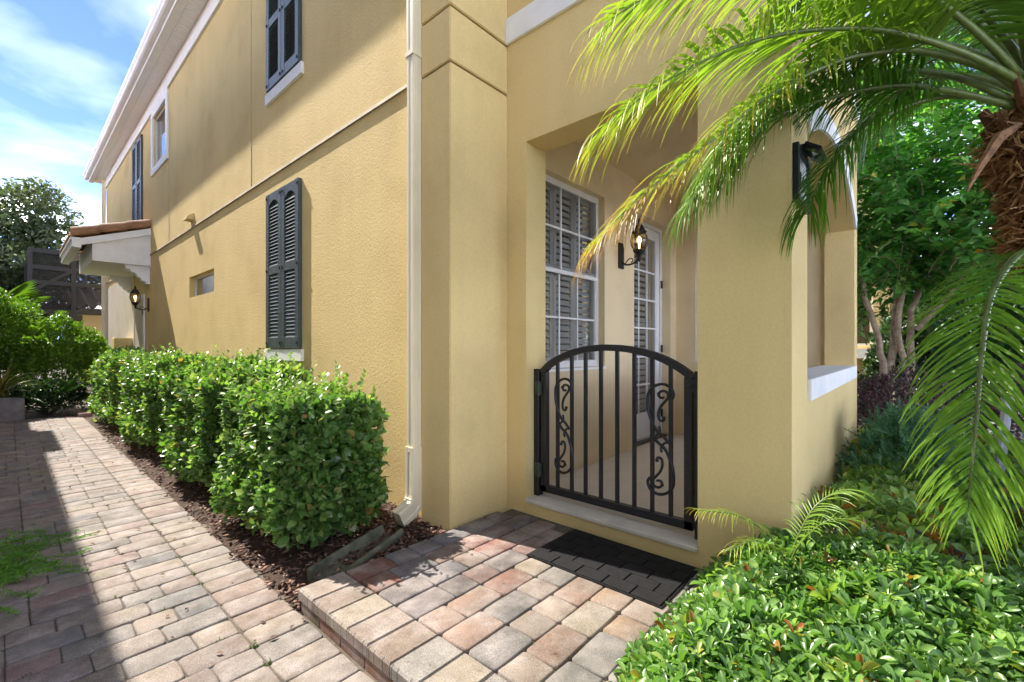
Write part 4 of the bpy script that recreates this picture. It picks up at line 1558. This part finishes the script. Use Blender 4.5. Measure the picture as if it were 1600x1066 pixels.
# ---- crape myrtle -----------------------------------------------------------------
def crape():
    r = np.random.default_rng(8)
    t = thing('crape_myrtle', (8.2, .28, 0), 'multi trunked tree with smooth pale brown bark beside the porch', 'tree')
    m = MB()
    tips = []
    stems = [
        [(8.15, .32, 0), (8.15, .30, .9), (8.05, .42, 1.7), (7.75, .62, 2.9), (7.6, .6, 4.2)],
        [(8.17, .30, .5), (8.22, .22, 1.2), (8.25, .16, 2.0), (8.1, -.1, 3.2), (7.9, -.3, 4.6)],
        [(8.25, .05, 0), (8.28, .02, 1.1), (8.3, -.02, 2.0), (8.4, -.5, 3.1), (8.5, -.9, 4.2)],
        [(8.27, .03, .9), (8.1, .15, 1.6), (8.3, .1, 2.6), (8.6, .3, 3.8), (8.7, .4, 5.0)],
        [(8.2, -.05, 1.6), (8.0, -.5, 2.3), (7.7, -1.0, 3.0), (7.4, -1.4, 3.7)],
    ]
    for s_ in stems:
        p = catmull(s_, 6)
        p[1:] += r.normal(0, .012, p[1:].shape)
        R0 = .058 if s_[0][2] < .6 else .042
        m.tube([tuple(q) for q in p], list(np.linspace(R0, .016, len(p))), 9, cap=False)
        for k in range(16):
            i = r.integers(int(len(p) * .45), len(p))
            tips.append(p[i])
    m.build('trunk', 'bark', t, smooth=True)
    bm_ = MB()
    P, D, N, L, T = [], [], [], [], []
    for k in range(1250):
        # sprays of paired leaves all through the crown
        if k < 430:
            b0 = tips[r.integers(len(tips))] + r.normal(0, .10, 3)
        else:
            a = r.random() * 6.28
            b0 = np.array([8.05, -.35, 3.6]) + unit(r.normal(0, 1, 3)) * np.array([1.3, 1.5, 2.1]) * r.random() ** .4
        if b0[2] < 2.2: continue
        out = unit(np.array([b0[0] - 8.1, b0[1] + .1, .0]) + r.normal(0, .5, 3) * np.array([1, 1, .4]) + np.array([0, 0, r.uniform(-.5, .9)]))
        ln = r.uniform(.45, 1.0)
        nseg = 7
        pts = [b0]
        dcur = out.copy()
        for q in range(nseg):
            dcur = unit(dcur + np.array([0, 0, -.10]) + r.normal(0, .07, 3))
            pts.append(pts[-1] + dcur * ln / nseg)
        pts = np.array(pts)
        if k % 2 == 0: bm_.tube([tuple(q) for q in pts], list(np.linspace(.007, .002, len(pts))), 4, cap=False)
        tb = np.clip(r.normal(.45, .18), .05, .85)
        nl = int(ln * 34)
        for j in range(nl):
            w = (j + .5) / nl * nseg
            i = int(w)
            p = pts[i] + (pts[i + 1] - pts[i]) * (w - i)
            tdir = unit(pts[i + 1] - pts[i])
            sd2 = unit(np.cross(tdir, (0, 0, 1))) * (1 if j % 2 else -1)
            P.append(p); D.append(sd2 * .8 + tdir * .5 + r.normal(0, .3, 3)); N.append(np.array([0, 0, 1.]) + r.normal(0, .5, 3))
            L.append(r.uniform(.085, .14)); T.append(tb + r.normal(0, .1) if r.random() > .012 else r.uniform(.95, 1))
    bm_.build('branches', 'bark', t)
    L = np.array(L)
    leaves('crown', P, D, N, L, L * .55, np.clip(T, 0, 1), 'leaf_tree', t)


crape()


# ---- palm ---------------------------------------------------------------------------
def at(px, py, d):
    """a point measured off the photograph: px,py in its pixels, d metres deep"""
    t = (px - 800) / 703
    q = FW * d + RT * (t * d)
    return np.array([q.x, q.y, 1.35 - (py - 545) / 703 * d])


def frond(parent, pts, n_leaf, lmax, width, tipyellow, seed, droop=.5, base_bare=.22, up0=(0, 0, 1), tint0=.42, name='frond', fold=.55):
    r = np.random.default_rng(seed)
    c = catmull(pts, 8)
    seg = np.linalg.norm(np.diff(c, axis=0), axis=1)
    cum = np.concatenate([[0], np.cumsum(seg)])
    tot = cum[-1]
    m = MB()
    m.tube([tuple(q) for q in c], list(np.linspace(.017 if lmax > .25 else .005, .002, len(c))), 7)
    fr = m.build(name, 'rachis', parent, smooth=True)
    V, F, TT = [], [], []
    up = np.array(up0, float)
    NS = 6
    for k in range(n_leaf):
        w = base_bare + (1 - base_bare) * (k // 2 + .5) / (n_leaf / 2)
        w = min(.999, w + r.normal(0, .003))
        s = w * tot
        i = min(len(c) - 2, int(np.searchsorted(cum, s) - 1))
        f = (s - cum[i]) / max(1e-6, seg[i])
        p = c[i] + (c[i + 1] - c[i]) * f
        T = unit(c[i + 1] - c[i])
        S = np.cross(T, up)
        S = unit(S) if np.linalg.norm(S) > .05 else unit(np.cross(T, (1, 0, 0)))
        U = np.cross(S, T)
        sg = 1 if k % 2 else -1
        q = max(0, (w - base_bare) / (1 - base_bare))
        ln = lmax * (math.sin(math.pi * min(1, .16 + q * .68)) ** .75) * r.uniform(.88, 1.08)
        ang = math.radians(66 - 30 * q) + r.normal(0, .08)
        d = T * math.cos(ang) + S * sg * math.sin(ang) + U * (fold * (1 - q) * .5 + r.normal(0, .10))
        d = unit(d)
        dr = droop * r.uniform(.7, 1.3)
        wd = width * (1 - .35 * q)
        base_i = len(V)
        pos = p.copy()
        dcur = d.copy()
        wn_ = unit(np.cross(dcur, np.cross(U, dcur) + 1e-6))
        twist = r.normal(0, .35)
        for j in range(NS + 1):
            u = j / NS
            side = unit(np.cross(dcur, U + .3 * S * twist))
            nn = np.cross(side, dcur)
            hw = wd * .5 * (min(1, u * 5 + .35)) * (1 - u ** 2.2) + .0006
            V += [pos - side * hw + nn * hw * .35, pos, pos + side * hw + nn * hw * .35]
            b_ = tint0 + r.normal(0, .015) + .04 * u
            ty = max(0, tipyellow * (q ** 1.5) * 1.2) * r.uniform(.3, 1.1)
            b_ += ty * (u ** 1.1) * .6 + (.10 if u > .9 and r.random() < .5 else 0)
            TT += [b_] * 3
            pos = pos + dcur * ln / NS
            dcur = unit(dcur + np.array([0, 0, -1]) * dr * (.25 + u) * .55)
        for j in range(NS):
            a = base_i + j * 3
            F += [(a, a + 3, a + 4, a + 1), (a + 1, a + 4, a + 5, a + 2)]
    off = np.array(root_loc(parent))
    me = bpy.data.meshes.new('leaflets')
    me.from_pydata((np.array(V) - off).tolist(), [], F)
    a = me.attributes.new('tint', 'FLOAT', 'POINT')
    a.data.foreach_set('value', np.clip(TT, 0, 1).astype(np.float32))
    me.shade_smooth()
    o = link_mesh('leaflets', me, 'palm', fr)
    o['kind'] = 'stuff'
    return fr


palm_base = at(1760, 1066, 2.05); palm_base[2] = 0
palm = thing('palm_tree', tuple(palm_base), 'palm with shaggy brown trunk and long feathery fronds across the top right', 'palm tree')
tk = catmull([palm_base, at(1725, 760, 2.05), at(1672, 500, 2.04), at(1648, 300, 2.02), at(1638, 165, 2.0)], 6)
m = MB(); m.tube([tuple(q) for q in tk], list(np.interp(np.linspace(0, 1, len(tk)), [0, .6, .8, 1], [.10, .10, .125, .11])), 12); m.build('trunk', 'palm_trunk', palm, smooth=True)
# old leaf bases and fibre on the upper trunk
r = np.random.default_rng(44)
P, D, N, L, W, T = [], [], [], [], [], []
axis_ = unit(tk[-1] - tk[-8])
for k in range(5600):
    w = .60 + .40 * r.random()
    i = min(len(tk) - 2, int(w * (len(tk) - 1)))
    f = w * (len(tk) - 1) - i
    p = tk[i] + (tk[i + 1] - tk[i]) * f
    a = r.random() * 6.28
    out = np.array([math.cos(a), math.sin(a), 0])
    shag = .02 + .10 * math.exp(-((w - .87) / .06) ** 2)
    P.append(p + out * r.uniform(.085, .125 + shag * .8))
    D.append(out * r.uniform(.1, .9) + np.array([0, 0, r.uniform(-1.0, .5)]) + r.normal(0, .35, 3))
    N.append(out + r.normal(0, .6, 3))
    L.append(r.uniform(.03, .12)); W.append(r.uniform(.003, .017)); T.append(np.clip(r.normal(.5, .25), 0, 1))
leaves('fibres', P, D, N, np.array(L), np.array(W), T, 'fibre', palm, T_LEAF, 'stuff')
for k in range(26):
    w = .80 + .19 * (k / 26)
    i = int(w * (len(tk) - 1)); p = tk[min(i, len(tk) - 1)]
    a = k * 2.4
    out = np.array([math.cos(a), math.sin(a), 0])
    m = MB()
    q0 = p + out * .10
    m.tube([tuple(q0), tuple(q0 + out * .07 + np.array([0, 0, .05])), tuple(q0 + out * .12 + np.array([0, 0, .13 + .05 * r.random()]))], [.030, .022, .010], 6)
    m.build('leaf_base', 'fibre', palm)

Fd = [
    # (points in photo pixels and metres deep), leaflets, length, width, yellow tip, droop, tint
    ([(1590, 168, 2.0), (1480, 142, 2.05), (1378, 136, 2.1), (1237, 172, 2.17), (1139, 232, 2.22), (1072, 325, 2.22)], 187, .46, 0.0147, .25, 1.25, .34),
    ([(1594, 140, 1.98), (1538, 106, 1.97), (1440, 80, 1.93), (1369, 82, 1.9), (1298, 100, 1.88), (1200, 150, 1.86), (1120, 213, 1.85), (1017, 292, 1.83), (966, 340, 1.82), (930, 378, 1.82)], 212, .44, 0.0154, 1.35, .75, .58),
    ([(1596, 130, 1.98), (1542, 100, 1.9), (1487, 76, 1.85), (1397, 50, 1.78), (1300, 45, 1.74), (1200, 58, 1.70), (1110, 90, 1.68), (1020, 140, 1.66), (950, 195, 1.66)], 212, .46, 0.0161, .30, .75, .62),
    ([(1598, 124, 1.98), (1552, 76, 1.88), (1510, 37, 1.80), (1440, -15, 1.72), (1330, -60, 1.64), (1200, -75, 1.58), (1100, -50, 1.55), (1010, -5, 1.54), (955, 30, 1.54)], 212, .46, 0.0161, .30, .8, .62),
    ([(1604, 105, 2.0), (1566, 56, 1.92), (1524, 5, 1.86), (1450, -80, 1.8), (1350, -150, 1.75), (1240, -170, 1.7)], 175, .44, 0.0154, .2, .9, .5),
    ([(1600, 130, 2.05), (1560, 90, 2.2), (1500, 80, 2.45), (1430, 110, 2.75), (1390, 160, 2.95)], 150, .40, 0.0140, .2, .9, .36),
    ([(1606, 110, 2.05), (1590, 60, 2.2), (1560, 20, 2.4), (1530, 20, 2.7), (1500, 50, 3.0)], 150, .40, 0.0140, .2, .8, .40),
    ([(1655, 400, 1.95), (1610, 390, 1.86), (1575, 415, 1.78), (1546, 470, 1.72), (1533, 560, 1.68), (1526, 650, 1.66), (1518, 730, 1.65), (1512, 800, 1.65)], 187, .36, 0.0133, .45, .55, .44),
    ([(1625, 140, 2.0), (1680, 60, 1.9), (1760, 20, 1.85), (1850, 60, 1.8)], 137, .40, 0.0140, .2, .8, .45),
    ([(1625, 150, 2.05), (1690, 100, 2.3), (1760, 110, 2.6), (1820, 190, 2.8)], 137, .40, 0.0140, .2, .8, .40),
    ([(1612, 120, 1.95), (1620, 30, 1.8), (1640, -60, 1.65), (1690, -120, 1.5)], 137, .40, 0.0140, .2, .8, .45),
    ([(1600, 145, 2.05), (1520, 120, 2.25), (1440, 125, 2.5), (1370, 170, 2.7), (1330, 240, 2.8)], 150, .40, 0.0140, .2, 1.0, .30),
    ([(1600, 118, 2.02), (1545, 50, 2.05), (1470, 0, 2.1), (1370, -25, 2.12), (1270, -5, 2.12), (1190, 45, 2.1)], 187, .46, 0.0154, .25, 1.0, .42),
    ([(1600, 135, 2.0), (1530, 85, 2.02), (1420, 62, 2.04), (1310, 82, 2.05), (1220, 130, 2.05), (1150, 200, 2.04), (1100, 270, 2.03)], 187, .44, 0.0147, .3, 1.0, .50),
    ([(1592, 165, 2.02), (1500, 150, 2.08), (1420, 165, 2.13), (1345, 205, 2.16), (1290, 265, 2.17), (1262, 330, 2.16)], 162, .42, 0.0140, .25, 1.2, .32),
    ([(1590, 160, 2.0), (1490, 120, 2.06), (1390, 112, 2.12), (1280, 140, 2.18), (1190, 200, 2.24), (1120, 290, 2.26)], 175, .42, 0.0140, .25, 1.2, .36),
    ([(1606, 100, 1.95), (1590, 20, 1.85), (1560, -60, 1.75), (1500, -130, 1.65), (1400, -170, 1.55)], 150, .42, 0.0147, .2, .8, .48),
    ([(1606, 100, 2.1), (1570, 40, 2.3), (1500, 10, 2.5), (1420, 30, 2.7), (1370, 80, 2.8)], 150, .42, 0.0140, .2, .9, .36),
]
for i, (pp, nl, lm, wd, ty, dr, t0) in enumerate(Fd):
    up0 = (0, 0, 1)
    if i == 7: up0 = (-.75, .55, .25)
    frond(palm, [at(*q) for q in pp], nl, lm, wd, ty, 300 + i, dr, .27 if i != 7 else .16, up0, t0)
# dead brown frond stub beside the trunk
m = MB(); m.tube([tuple(at(1592, 195, 1.95)), tuple(at(1560, 215, 1.9)), tuple(at(1530, 262, 1.88)), tuple(at(1510, 300, 1.87))], [.012, .022, .014, .004], 6); m.build('dead_stub', 'palm_trunk', palm)

# young palm by the pillar foot
yp = thing('young_palm', tuple(at(1232, 900, 2.02) * np.array([1, 1, 0])), 'young palm seedling with a few thin fronds at the foot of the pillar', 'palm seedling')
b0 = at(1232, 885, 2.02)
frond(yp, [b0, at(1200, 835, 2.0), at(1150, 805, 1.98), at(1090, 797, 1.96)], 52, .12, .0045, .4, 401, 1.0, .25, tint0=.66)
frond(yp, [b0, at(1246, 840, 2.02), at(1275, 790, 2.02), at(1320, 765, 2.0), at(1362, 775, 1.98)], 56, .15, .0055, .2, 402, .6, .2, tint0=.58)
frond(yp, [b0, at(1250, 850, 1.98), at(1290, 815, 1.93), at(1340, 810, 1.9)], 40, .12, .005, .2, 403, .7, .2, tint0=.55)
frond(yp, [b0, at(1215, 860, 1.96), at(1180, 845, 1.9), at(1140, 860, 1.86)], 40, .11, .0045, .3, 404, .9, .2, tint0=.64)

# ---- fern tuft on the path edge ------------------------------------------------------
fern = thing('fern', (-.02, 4.15, 0), 'feathery bright green fern lying over the left path edge', 'fern')
r = np.random.default_rng(9)
P, D, N, L, T = [], [], [], [], []
m = MB()
for k in range(32):
    a = r.uniform(-1.4, 1.5)
    ln = r.uniform(.22, .52)
    dirn = np.array([math.cos(a), math.sin(a), .45])
    p = np.array([-.10 + r.normal(0, .06), 4.05 + r.normal(0, .28), .03])
    pts = [p]
    for q in range(8):
        dirn = unit(dirn + np.array([0, 0, -.17]))
        nxt = pts[-1] + dirn * ln / 8
        nxt[2] = max(nxt[2], .015)
        pts.append(nxt)
    m.tube([tuple(q) for q in pts], .0018, 4, cap=False)
    for q in range(8):
        for j in range(9):
            p_ = pts[q] + (pts[q + 1] - pts[q]) * (j / 9)
            P.append(p_); D.append(unit(r.normal(0, 1, 3) + dirn * .6)); N.append(r.normal(0, 1, 3) + np.array([0, 0, 1])); L.append(r.uniform(.03, .06)); T.append(r.random())
m.build('stems', 'leaf_fern', fern)
L = np.array(L)
leaves('foliage', P, D, N, L, .007, T, 'leaf_fern', fern, T_NEEDLE)
# little weeds in the joints
wd = thing('joint_weeds', (.3, 4, 0), 'tiny green weeds growing in the path joints', 'weeds', kind='stuff')
P, D, N, L, T = [], [], [], [], []
for k in range(34):
    y_ = round((2.0 + r.random() ** 1.5 * 4.5) / PITCH) * PITCH + .014 + PITCH / 2 - .003
    x_ = r.uniform(-.1, .74) if r.random() < .6 else .744
    for j in range(9):
        P.append((x_ + r.normal(0, .012), y_ + r.normal(0, .004), -.012)); D.append(r.normal(0, .6, 3) + np.array([0, 0, 1])); N.append(r.normal(0, 1, 3)); L.append(r.uniform(.012, .03)); T.append(r.random() * .7)
L = np.array(L)
leaves('blades', P, D, N, L, .006, T, 'leaf_weed', wd, T_LEAF, 'stuff')
# fallen leaves on the path
fl = thing('fallen_leaves', (.9, 4, 0), 'few dry brown leaves scattered on the path edge', 'leaves', kind='stuff')
n = 60
P = np.stack([r.uniform(.2, 1.0, n) ** .7, 2.2 + r.random(n) ** 1.4 * 7, np.full(n, .008)], 1)
a = r.random(n) * 6.28
leaves('dry_leaves', P, np.stack([np.cos(a), np.sin(a), r.normal(0, .15, n)], 1), np.tile((0, 0, 1.), (n, 1)) + r.normal(0, .2, (n, 3)), r.uniform(.02, .05, n), r.uniform(.01, .02, n), r.uniform(0, .6, n), 'chip', fl, T_LEAF, 'stuff')

# ---- far left ---------------------------------------------------------------------------
blob_shrub('hedge_mound', 'rounded bright green hedge mound at the end of the path', 'hedge', (.75, 14.6, .9), (.85, .9, 1.15), 17000, (.05, .09), 'leaf_lime', 51)
blob_shrub('hedge_mound', 'taller lime green shrub at the left frame edge behind the planter', 'hedge', (-.15, 15.2, 1.2), (.8, .9, 1.35), 15000, (.05, .09), 'leaf_lime', 52)
blob_shrub('low_shrub', 'low dark green plant at the path end right of the planter', 'shrub', (.55, 13.2, .25), (.6, .4, .45), 3000, (.05, .1), 'leaf_dark', 53)

pn = thing('planter', (-.25, 12.85, 0), 'square grey planter box at the far end of the path', 'planter')
m = MB(); m.wall('Y', 12.55, 12.60, -.75, .22, -.02, .44); m.box(-.75, -.70, 12.60, 13.2, -.02, .44); m.box(.17, .22, 12.60, 13.2, -.02, .44); m.box(-.75, .22, 13.2, 13.25, -.02, .44)
m.build('box', 'planter', pn)
m = MB(); m.box(-.70, .17, 12.60, 13.2, .30, .38); m.build('soil', 'mulch_soil', pn)


def blades(name, label, cat, c, n, ln, w, mat, seed, spread=.9, z0=.3):
    r = np.random.default_rng(seed)
    t = thing(name, (c[0], c[1], z0), label, cat)
    V, F, TT = [], [], []
    for k in range(n):
        a = r.random() * 6.28
        lean = r.uniform(.15, spread)
        d = unit(np.array([math.cos(a) * lean, math.sin(a) * lean, 1]))
        p = np.array([c[0], c[1], z0]) + r.normal(0, .05, 3) * np.array([1, 1, 0])
        l_ = ln * r.uniform(.6, 1.1)
        tt = r.random()
        b0 = len(V)
        for j in range(7):
            u = j / 6
            s = unit(np.cross(d, (0, 0, 1)) + 1e-6)
            h = w * .5 * (1 - u ** 2) + .002
            V += [p - s * h, p + s * h]; TT += [tt, tt]
            p = p + d * l_ / 6
            d = unit(d + np.array([math.cos(a), math.sin(a), -1.0]) * .16 * lean * (1 + u))
        F += [(b0 + 2 * j, b0 + 2 * j + 1, b0 + 2 * j + 3, b0 + 2 * j + 2) for j in range(6)]
    me = bpy.data.meshes.new('blades')
    me.from_pydata((np.array(V) - np.array(root_loc(t))).tolist(), [], F)
    at_ = me.attributes.new('tint', 'FLOAT', 'POINT'); at_.data.foreach_set('value', np.array(TT, np.float32))
    me.shade_smooth()
    link_mesh('blades', me, mat, t)
    return t


blades('spiky_plant', 'yellow striped spiky plant growing in the grey planter', 'plant', (-.15, 12.9), 46, .85, .05, 'leaf_spiky', 61, .9, .38)


def fan_palm(label, c, n, size, mat, seed):
    r = np.random.default_rng(seed)
    t = thing('fan_palm', (c[0], c[1], 0), label, 'fan palm')
    m = MB()
    P, D, N, L, T = [], [], [], [], []
    for k in range(n):
        a = r.random() * 6.28
        el = r.uniform(.3, 1.1)
        d = np.array([math.cos(a) * math.cos(el), math.sin(a) * math.cos(el), math.sin(el)])
        hub = np.array(c) + d * size * .9
        m.tube([tuple(c), tuple(np.array(c) + d * size * .5 + np.array([0, 0, .03])), tuple(hub)], .010, 5)
        s = unit(np.cross(d, (0, 0, 1)))
        nn = np.cross(s, d)
        tt = r.random()
        for j in range(22):
            b_ = math.radians(-105 + 210 * j / 21)
            P.append(hub); D.append(d * math.cos(b_) + s * math.sin(b_) + np.array([0, 0, -.15])); N.append(nn); L.append(size * (.75 + .2 * math.cos(b_))); T.append(tt)
    m.build('stalks', 'leaf_fern', t)
    L = np.array(L)
    leaves('fronds', P, D, N, L, .035, T, mat, t, T_LEAF)


fan_palm('low fan palm on the ground at the path end', (.5, 13.0, .2), 9, .42, 'leaf_dark', 71)
fan_palm('yellow green fan palm rising above the hedge at the left edge', (-.25, 17.2, 2.1), 9, .7, 'leaf_lime', 72)

# oak trees
def oak(c, blobs, n, label, seed):
    r = np.random.default_rng(seed)
    t = thing('oak_tree', (c[0], c[1], 0), label, 'tree', 'large oaks behind the pool cage')
    m = MB()
    P, D, N, L, T = [], [], [], [], []
    w = np.array([b_[3] ** 2 for b_ in blobs]); w = w / w.sum()
    for (bx, by, bz, br), ww in zip(blobs, w):
        m.tube([(c[0], c[1], 0), (c[0] + (bx - c[0]) * .3, c[1] + (by - c[1]) * .3, bz * .55), (bx, by, bz)], [.35, .2, .05], 8, cap=False)
        k = int(n * ww)
        d = unit(r.normal(0, 1, (k, 3)))
        amp = 1 + .22 * fnoise(d * 2 + bx, 1.9) + .14 * fnoise(d * 2 + bz, 5)
        rr = (1 - np.minimum(r.exponential(.12, k), .6)) * amp
        P.append(np.array([bx, by, bz]) + d * rr[:, None] * br * np.array([1, 1, .85]))
        D.append(d * .5 + r.normal(0, .7, (k, 3))); N.append(d + r.normal(0, .7, (k, 3)) + np.array([0, 0, .4]))
        L.append(r.uniform(.14, .32, k)); T.append(.5 + .22 * r.normal(0, 1, k) + .25 * fnoise(P[-1], 1.1))
    m.build('trunk', 'bark_dark', t)
    P, D, N, L, T = map(np.concatenate, (P, D, N, L, T))
    leaves('crown', P, D, N, L, L * .5, np.clip(T, 0, 1), 'leaf_oak', t)


oak((.6, 31, 0), [(-.5, 31, 7.0, 2.0), (.75, 31, 7.7, 1.5), (1.5, 31, 6.2, 1.5), (-.6, 30.5, 5.2, 2.4), (1.0, 31, 8.6, .75), (.3, 30, 3.9, 2.4), (2.0, 32, 4.6, 1.6)], 17000, 'big oak whose crown stands against the sky above the pool cage', 81)
oak((-2.2, 29, 0), [(-2.0, 29, 6.4, 2.0), (-1.4, 28, 4.6, 2.0), (-2.5, 28, 3.6, 2.4)], 9000, 'second oak at the left frame edge behind the shrub', 82)

# pool cage
cage = thing('pool_cage', (2, 23, 0), 'dark bronze screen enclosure standing beyond the house', 'pool enclosure')
YC = 22.0
for x in (.50, 1.55, 2.6, 3.7, 4.8):
    m = MB(); m.box(x - .06, x + .06, YC - .05, YC + .05, -.05, 4.72); m.build('post', 'cage', cage)
for z in (4.66, 4.10, 3.60, 2.62, 1.1):
    m = MB(); m.box(.45, 5.0, YC - .04, YC + .04, z - .07, z + .07); m.build('beam', 'cage', cage)
for (x0, z0, x1, z1) in ((.56, 3.3, 1.5, 4.06),):
    m = MB(); d = Vector((x1 - x0, 0, z1 - z0)); L_ = d.length; d.normalize()
    m.obox(((x0 + x1) / 2, YC, (z0 + z1) / 2), d, (0, 1, 0), d.cross(Vector((0, 1, 0))), L_ / 2, .035, .05); m.build('brace', 'cage', cage)
for y in (24, 26, 28):
    m = MB(); m.box(.44, .56, y - .05, y + .05, -.05, 4.72); m.build('post', 'cage', cage)
for z in (4.66, 3.60, 2.62):
    m = MB(); m.box(.46, .54, YC + .06, 28, z - .06, z + .06); m.build('beam', 'cage', cage)
m = MB(); m.box(.50, 5.0, YC - .003, YC + .003, 2.6, 4.66); m.build('screen', 'screen', cage)
m = MB(); m.box(.497, .503, YC + .05, 28, 0, 4.66); m.build('screen', 'screen', cage)

# neighbour's low building seen through the cage
nb_ = thing('garden_house', (5, 27, 0), 'low yellow building with a pale tiled roof behind the pool cage', 'house')
m = MB(); m.box(2.1, 9, 26.0, 30, -.05, 3.02); m.build('wall', 'stucco', nb_)
m = MB(); m.box(2.0, 9.1, 25.9, 25.99, 2.80, 3.05); m.build('frieze', 'white_trim', nb_)
m = MB()
for i in range(14):
    yc = 0
    x = 1.65 + i * .42
    vs = []
    for (yy, zz) in ((25.55, 3.10), (29.5, 4.3)):
        for j in range(7):
            u = j / 6
            vs.append((x + .42 * u, yy, zz + .10 * math.sin(u * 2 * math.pi)))
    m.add(vs, [(j, j + 1, 7 + j + 1, 7 + j) for j in range(6)])
m.build('roof', 'tile_pale', nb_, smooth=True)
# black garden fence beside it
fence = thing('iron_fence', (2.2, 20.5, 0), 'low black metal fence panel beyond the end of the house', 'fence')
for x in (1.72, 1.95, 2.12, 2.32):
    m = MB(); m.box(x - .016, x + .016, 20.48, 20.52, 0, 1.72); m.build('picket', 'iron', fence)
m = MB(); m.box(1.7, 2.5, 20.485, 20.515, 1.70, 1.74); m.build('rail', 'iron', fence)
# meter box and low pillar on the side wall
m = MB(); m.box(1.86, 2.10, 15.2, 15.8, .9, 1.55)
props(m.build('utility_box', 'grey_wall', bevel=.02), 'small white utility box at the far end of the side wall', 'utility box')
m = MB(); m.box(1.75, 2.10, 14.66, 15.05, -.02, 1.62)
props(m.build('stucco_post', 'stucco', bevel=.015), 'short yellow stucco post beside the side door', 'post')
m = MB(); m.box(.93, 1.13, 12.25, 12.6, -.03, .07)
props(m.build('edging_block', 'paver', bevel=.01), 'single reddish edging block at the end of the hedge', 'block').color = (.36, .2, .16, 1)

# ---- neighbour at the right ---------------------------------------------------------
nr = thing('neighbour_house', (14, 4, 0), 'yellow neighbouring house with tiled eave behind the crape myrtle', 'house')
m = MB(); m.wall('X', 12.0, 12.3, .35, 9, -.05, 6.9, [(.62, 1.6, 1.4, 2.9)]); m.build('wall', 'stucco', nr)
m = MB(); m.box(12.05, 20, .35, .6, -.05, 6.9); m.build('wall', 'stucco', nr)
m = MB(); m.box(11.92, 11.99, .5, 1.7, 1.15, 1.35); m.build('window_sill', 'white_trim', nr)
m = MB(); ring(m, 'X', 12.06, 12.12, .621, 1.599, 1.401, 2.899, .06); w_ = m.build('window', 'frame', nr)
m = MB(); m.box(12.09, 12.1, .66, 1.56, 1.44, 2.86); m.build('pane', 'mirror_glass', w_)
m = MB(); m.box(12.2, 12.29, .55, 1.65, 1.35, 2.95); m.build('dark_room', 'dark', w_)
m = MB(); m.box(11.55, 12.0, -.1, 9, 6.82, 6.95); m.build('soffit', 'soffit', nr)
m = MB()
for i in range(30):
    y0 = -.15 + i * .32
    vs = []
    for (x, z) in ((11.45, 7.0), (15, 8.6)):
        for j in range(7):
            u = j / 6
            vs.append((x, y0 + .32 * u, z + .085 * math.sin(u * 2 * math.pi)))
    m.add(vs, [(j, j + 1, 7 + j + 1, 7 + j) for j in range(6)])
m.build('roof', 'tile', nr, smooth=True)
m = MB(); m.quad((9.5, -9, -.02), (40, -9, -.02), (40, .3, -.02), (9.5, .3, -.02))
props(m.build('driveway', 'white_deck'), 'pale sunlit drive behind the right hand shrubs', 'driveway', kind='structure')
blob_shrub('tall_shrub', 'dark shrub low behind the crape myrtle trunks', 'shrub', (10.4, -.1, .9), (.9, .75, 1.15), 5000, (.08, .14), 'leaf_dark', 38, GB)
blob_shrub('tall_shrub', 'dark shrub between the broad leaved plant and the hanging frond', 'shrub', (9.6, -2.0, 1.1), (1.2, 1.0, 1.4), 7000, (.08, .14), 'leaf_dark', 39, GB)
blob_shrub('tall_shrub', 'wide dark hedge like shrub far behind the crape myrtle', 'shrub', (15, -1.0, 1.6), (1.5, 1.7, 2.2), 9000, (.12, .22), 'leaf_dark', 41, GB)
blob_shrub('tall_shrub', 'tallest dark background shrub at the right frame edge', 'shrub', (14.5, -4.2, 2.2), (2.2, 1.8, 3.0), 9000, (.1, .2), 'leaf_dark', 37, GB)

# ---- neighbour at the left (throws the shadow on the path) --------------------------
nl_ = thing('shading_house', (-3, 8, 0), 'pale two storey house across the path left of the camera', 'house')
m = MB(); m.box(-1.45, -1.2, -2, 24, -.05, 6.0); m.build('wall', 'white_trim', nl_)
m = MB(); m.box(-6, -1.46, -2, 24, 5.8, 6.0); m.build('ceiling_slab', 'dark', nl_)
m = MB(); m.prism([(-.684, 6.0), (-.684, 6.1), (-5, 7.4), (-5, 6.0)], 'Y', -2, 15.9); m.build('roof', 'tile', nl_)
m = MB(); m.prism([(-.75, 6.0), (-.75, 6.1), (-5, 7.4), (-5, 6.0)], 'Y', 15.9, 24); m.build('roof', 'tile', nl_)
m = MB(); m.prism([(-.683, 6.0), (-.53, 6.0), (-.52, 6.1), (-.683, 6.1)], 'Y', 13.5, 15.65); m.build('roof_hood', 'tile', nl_)
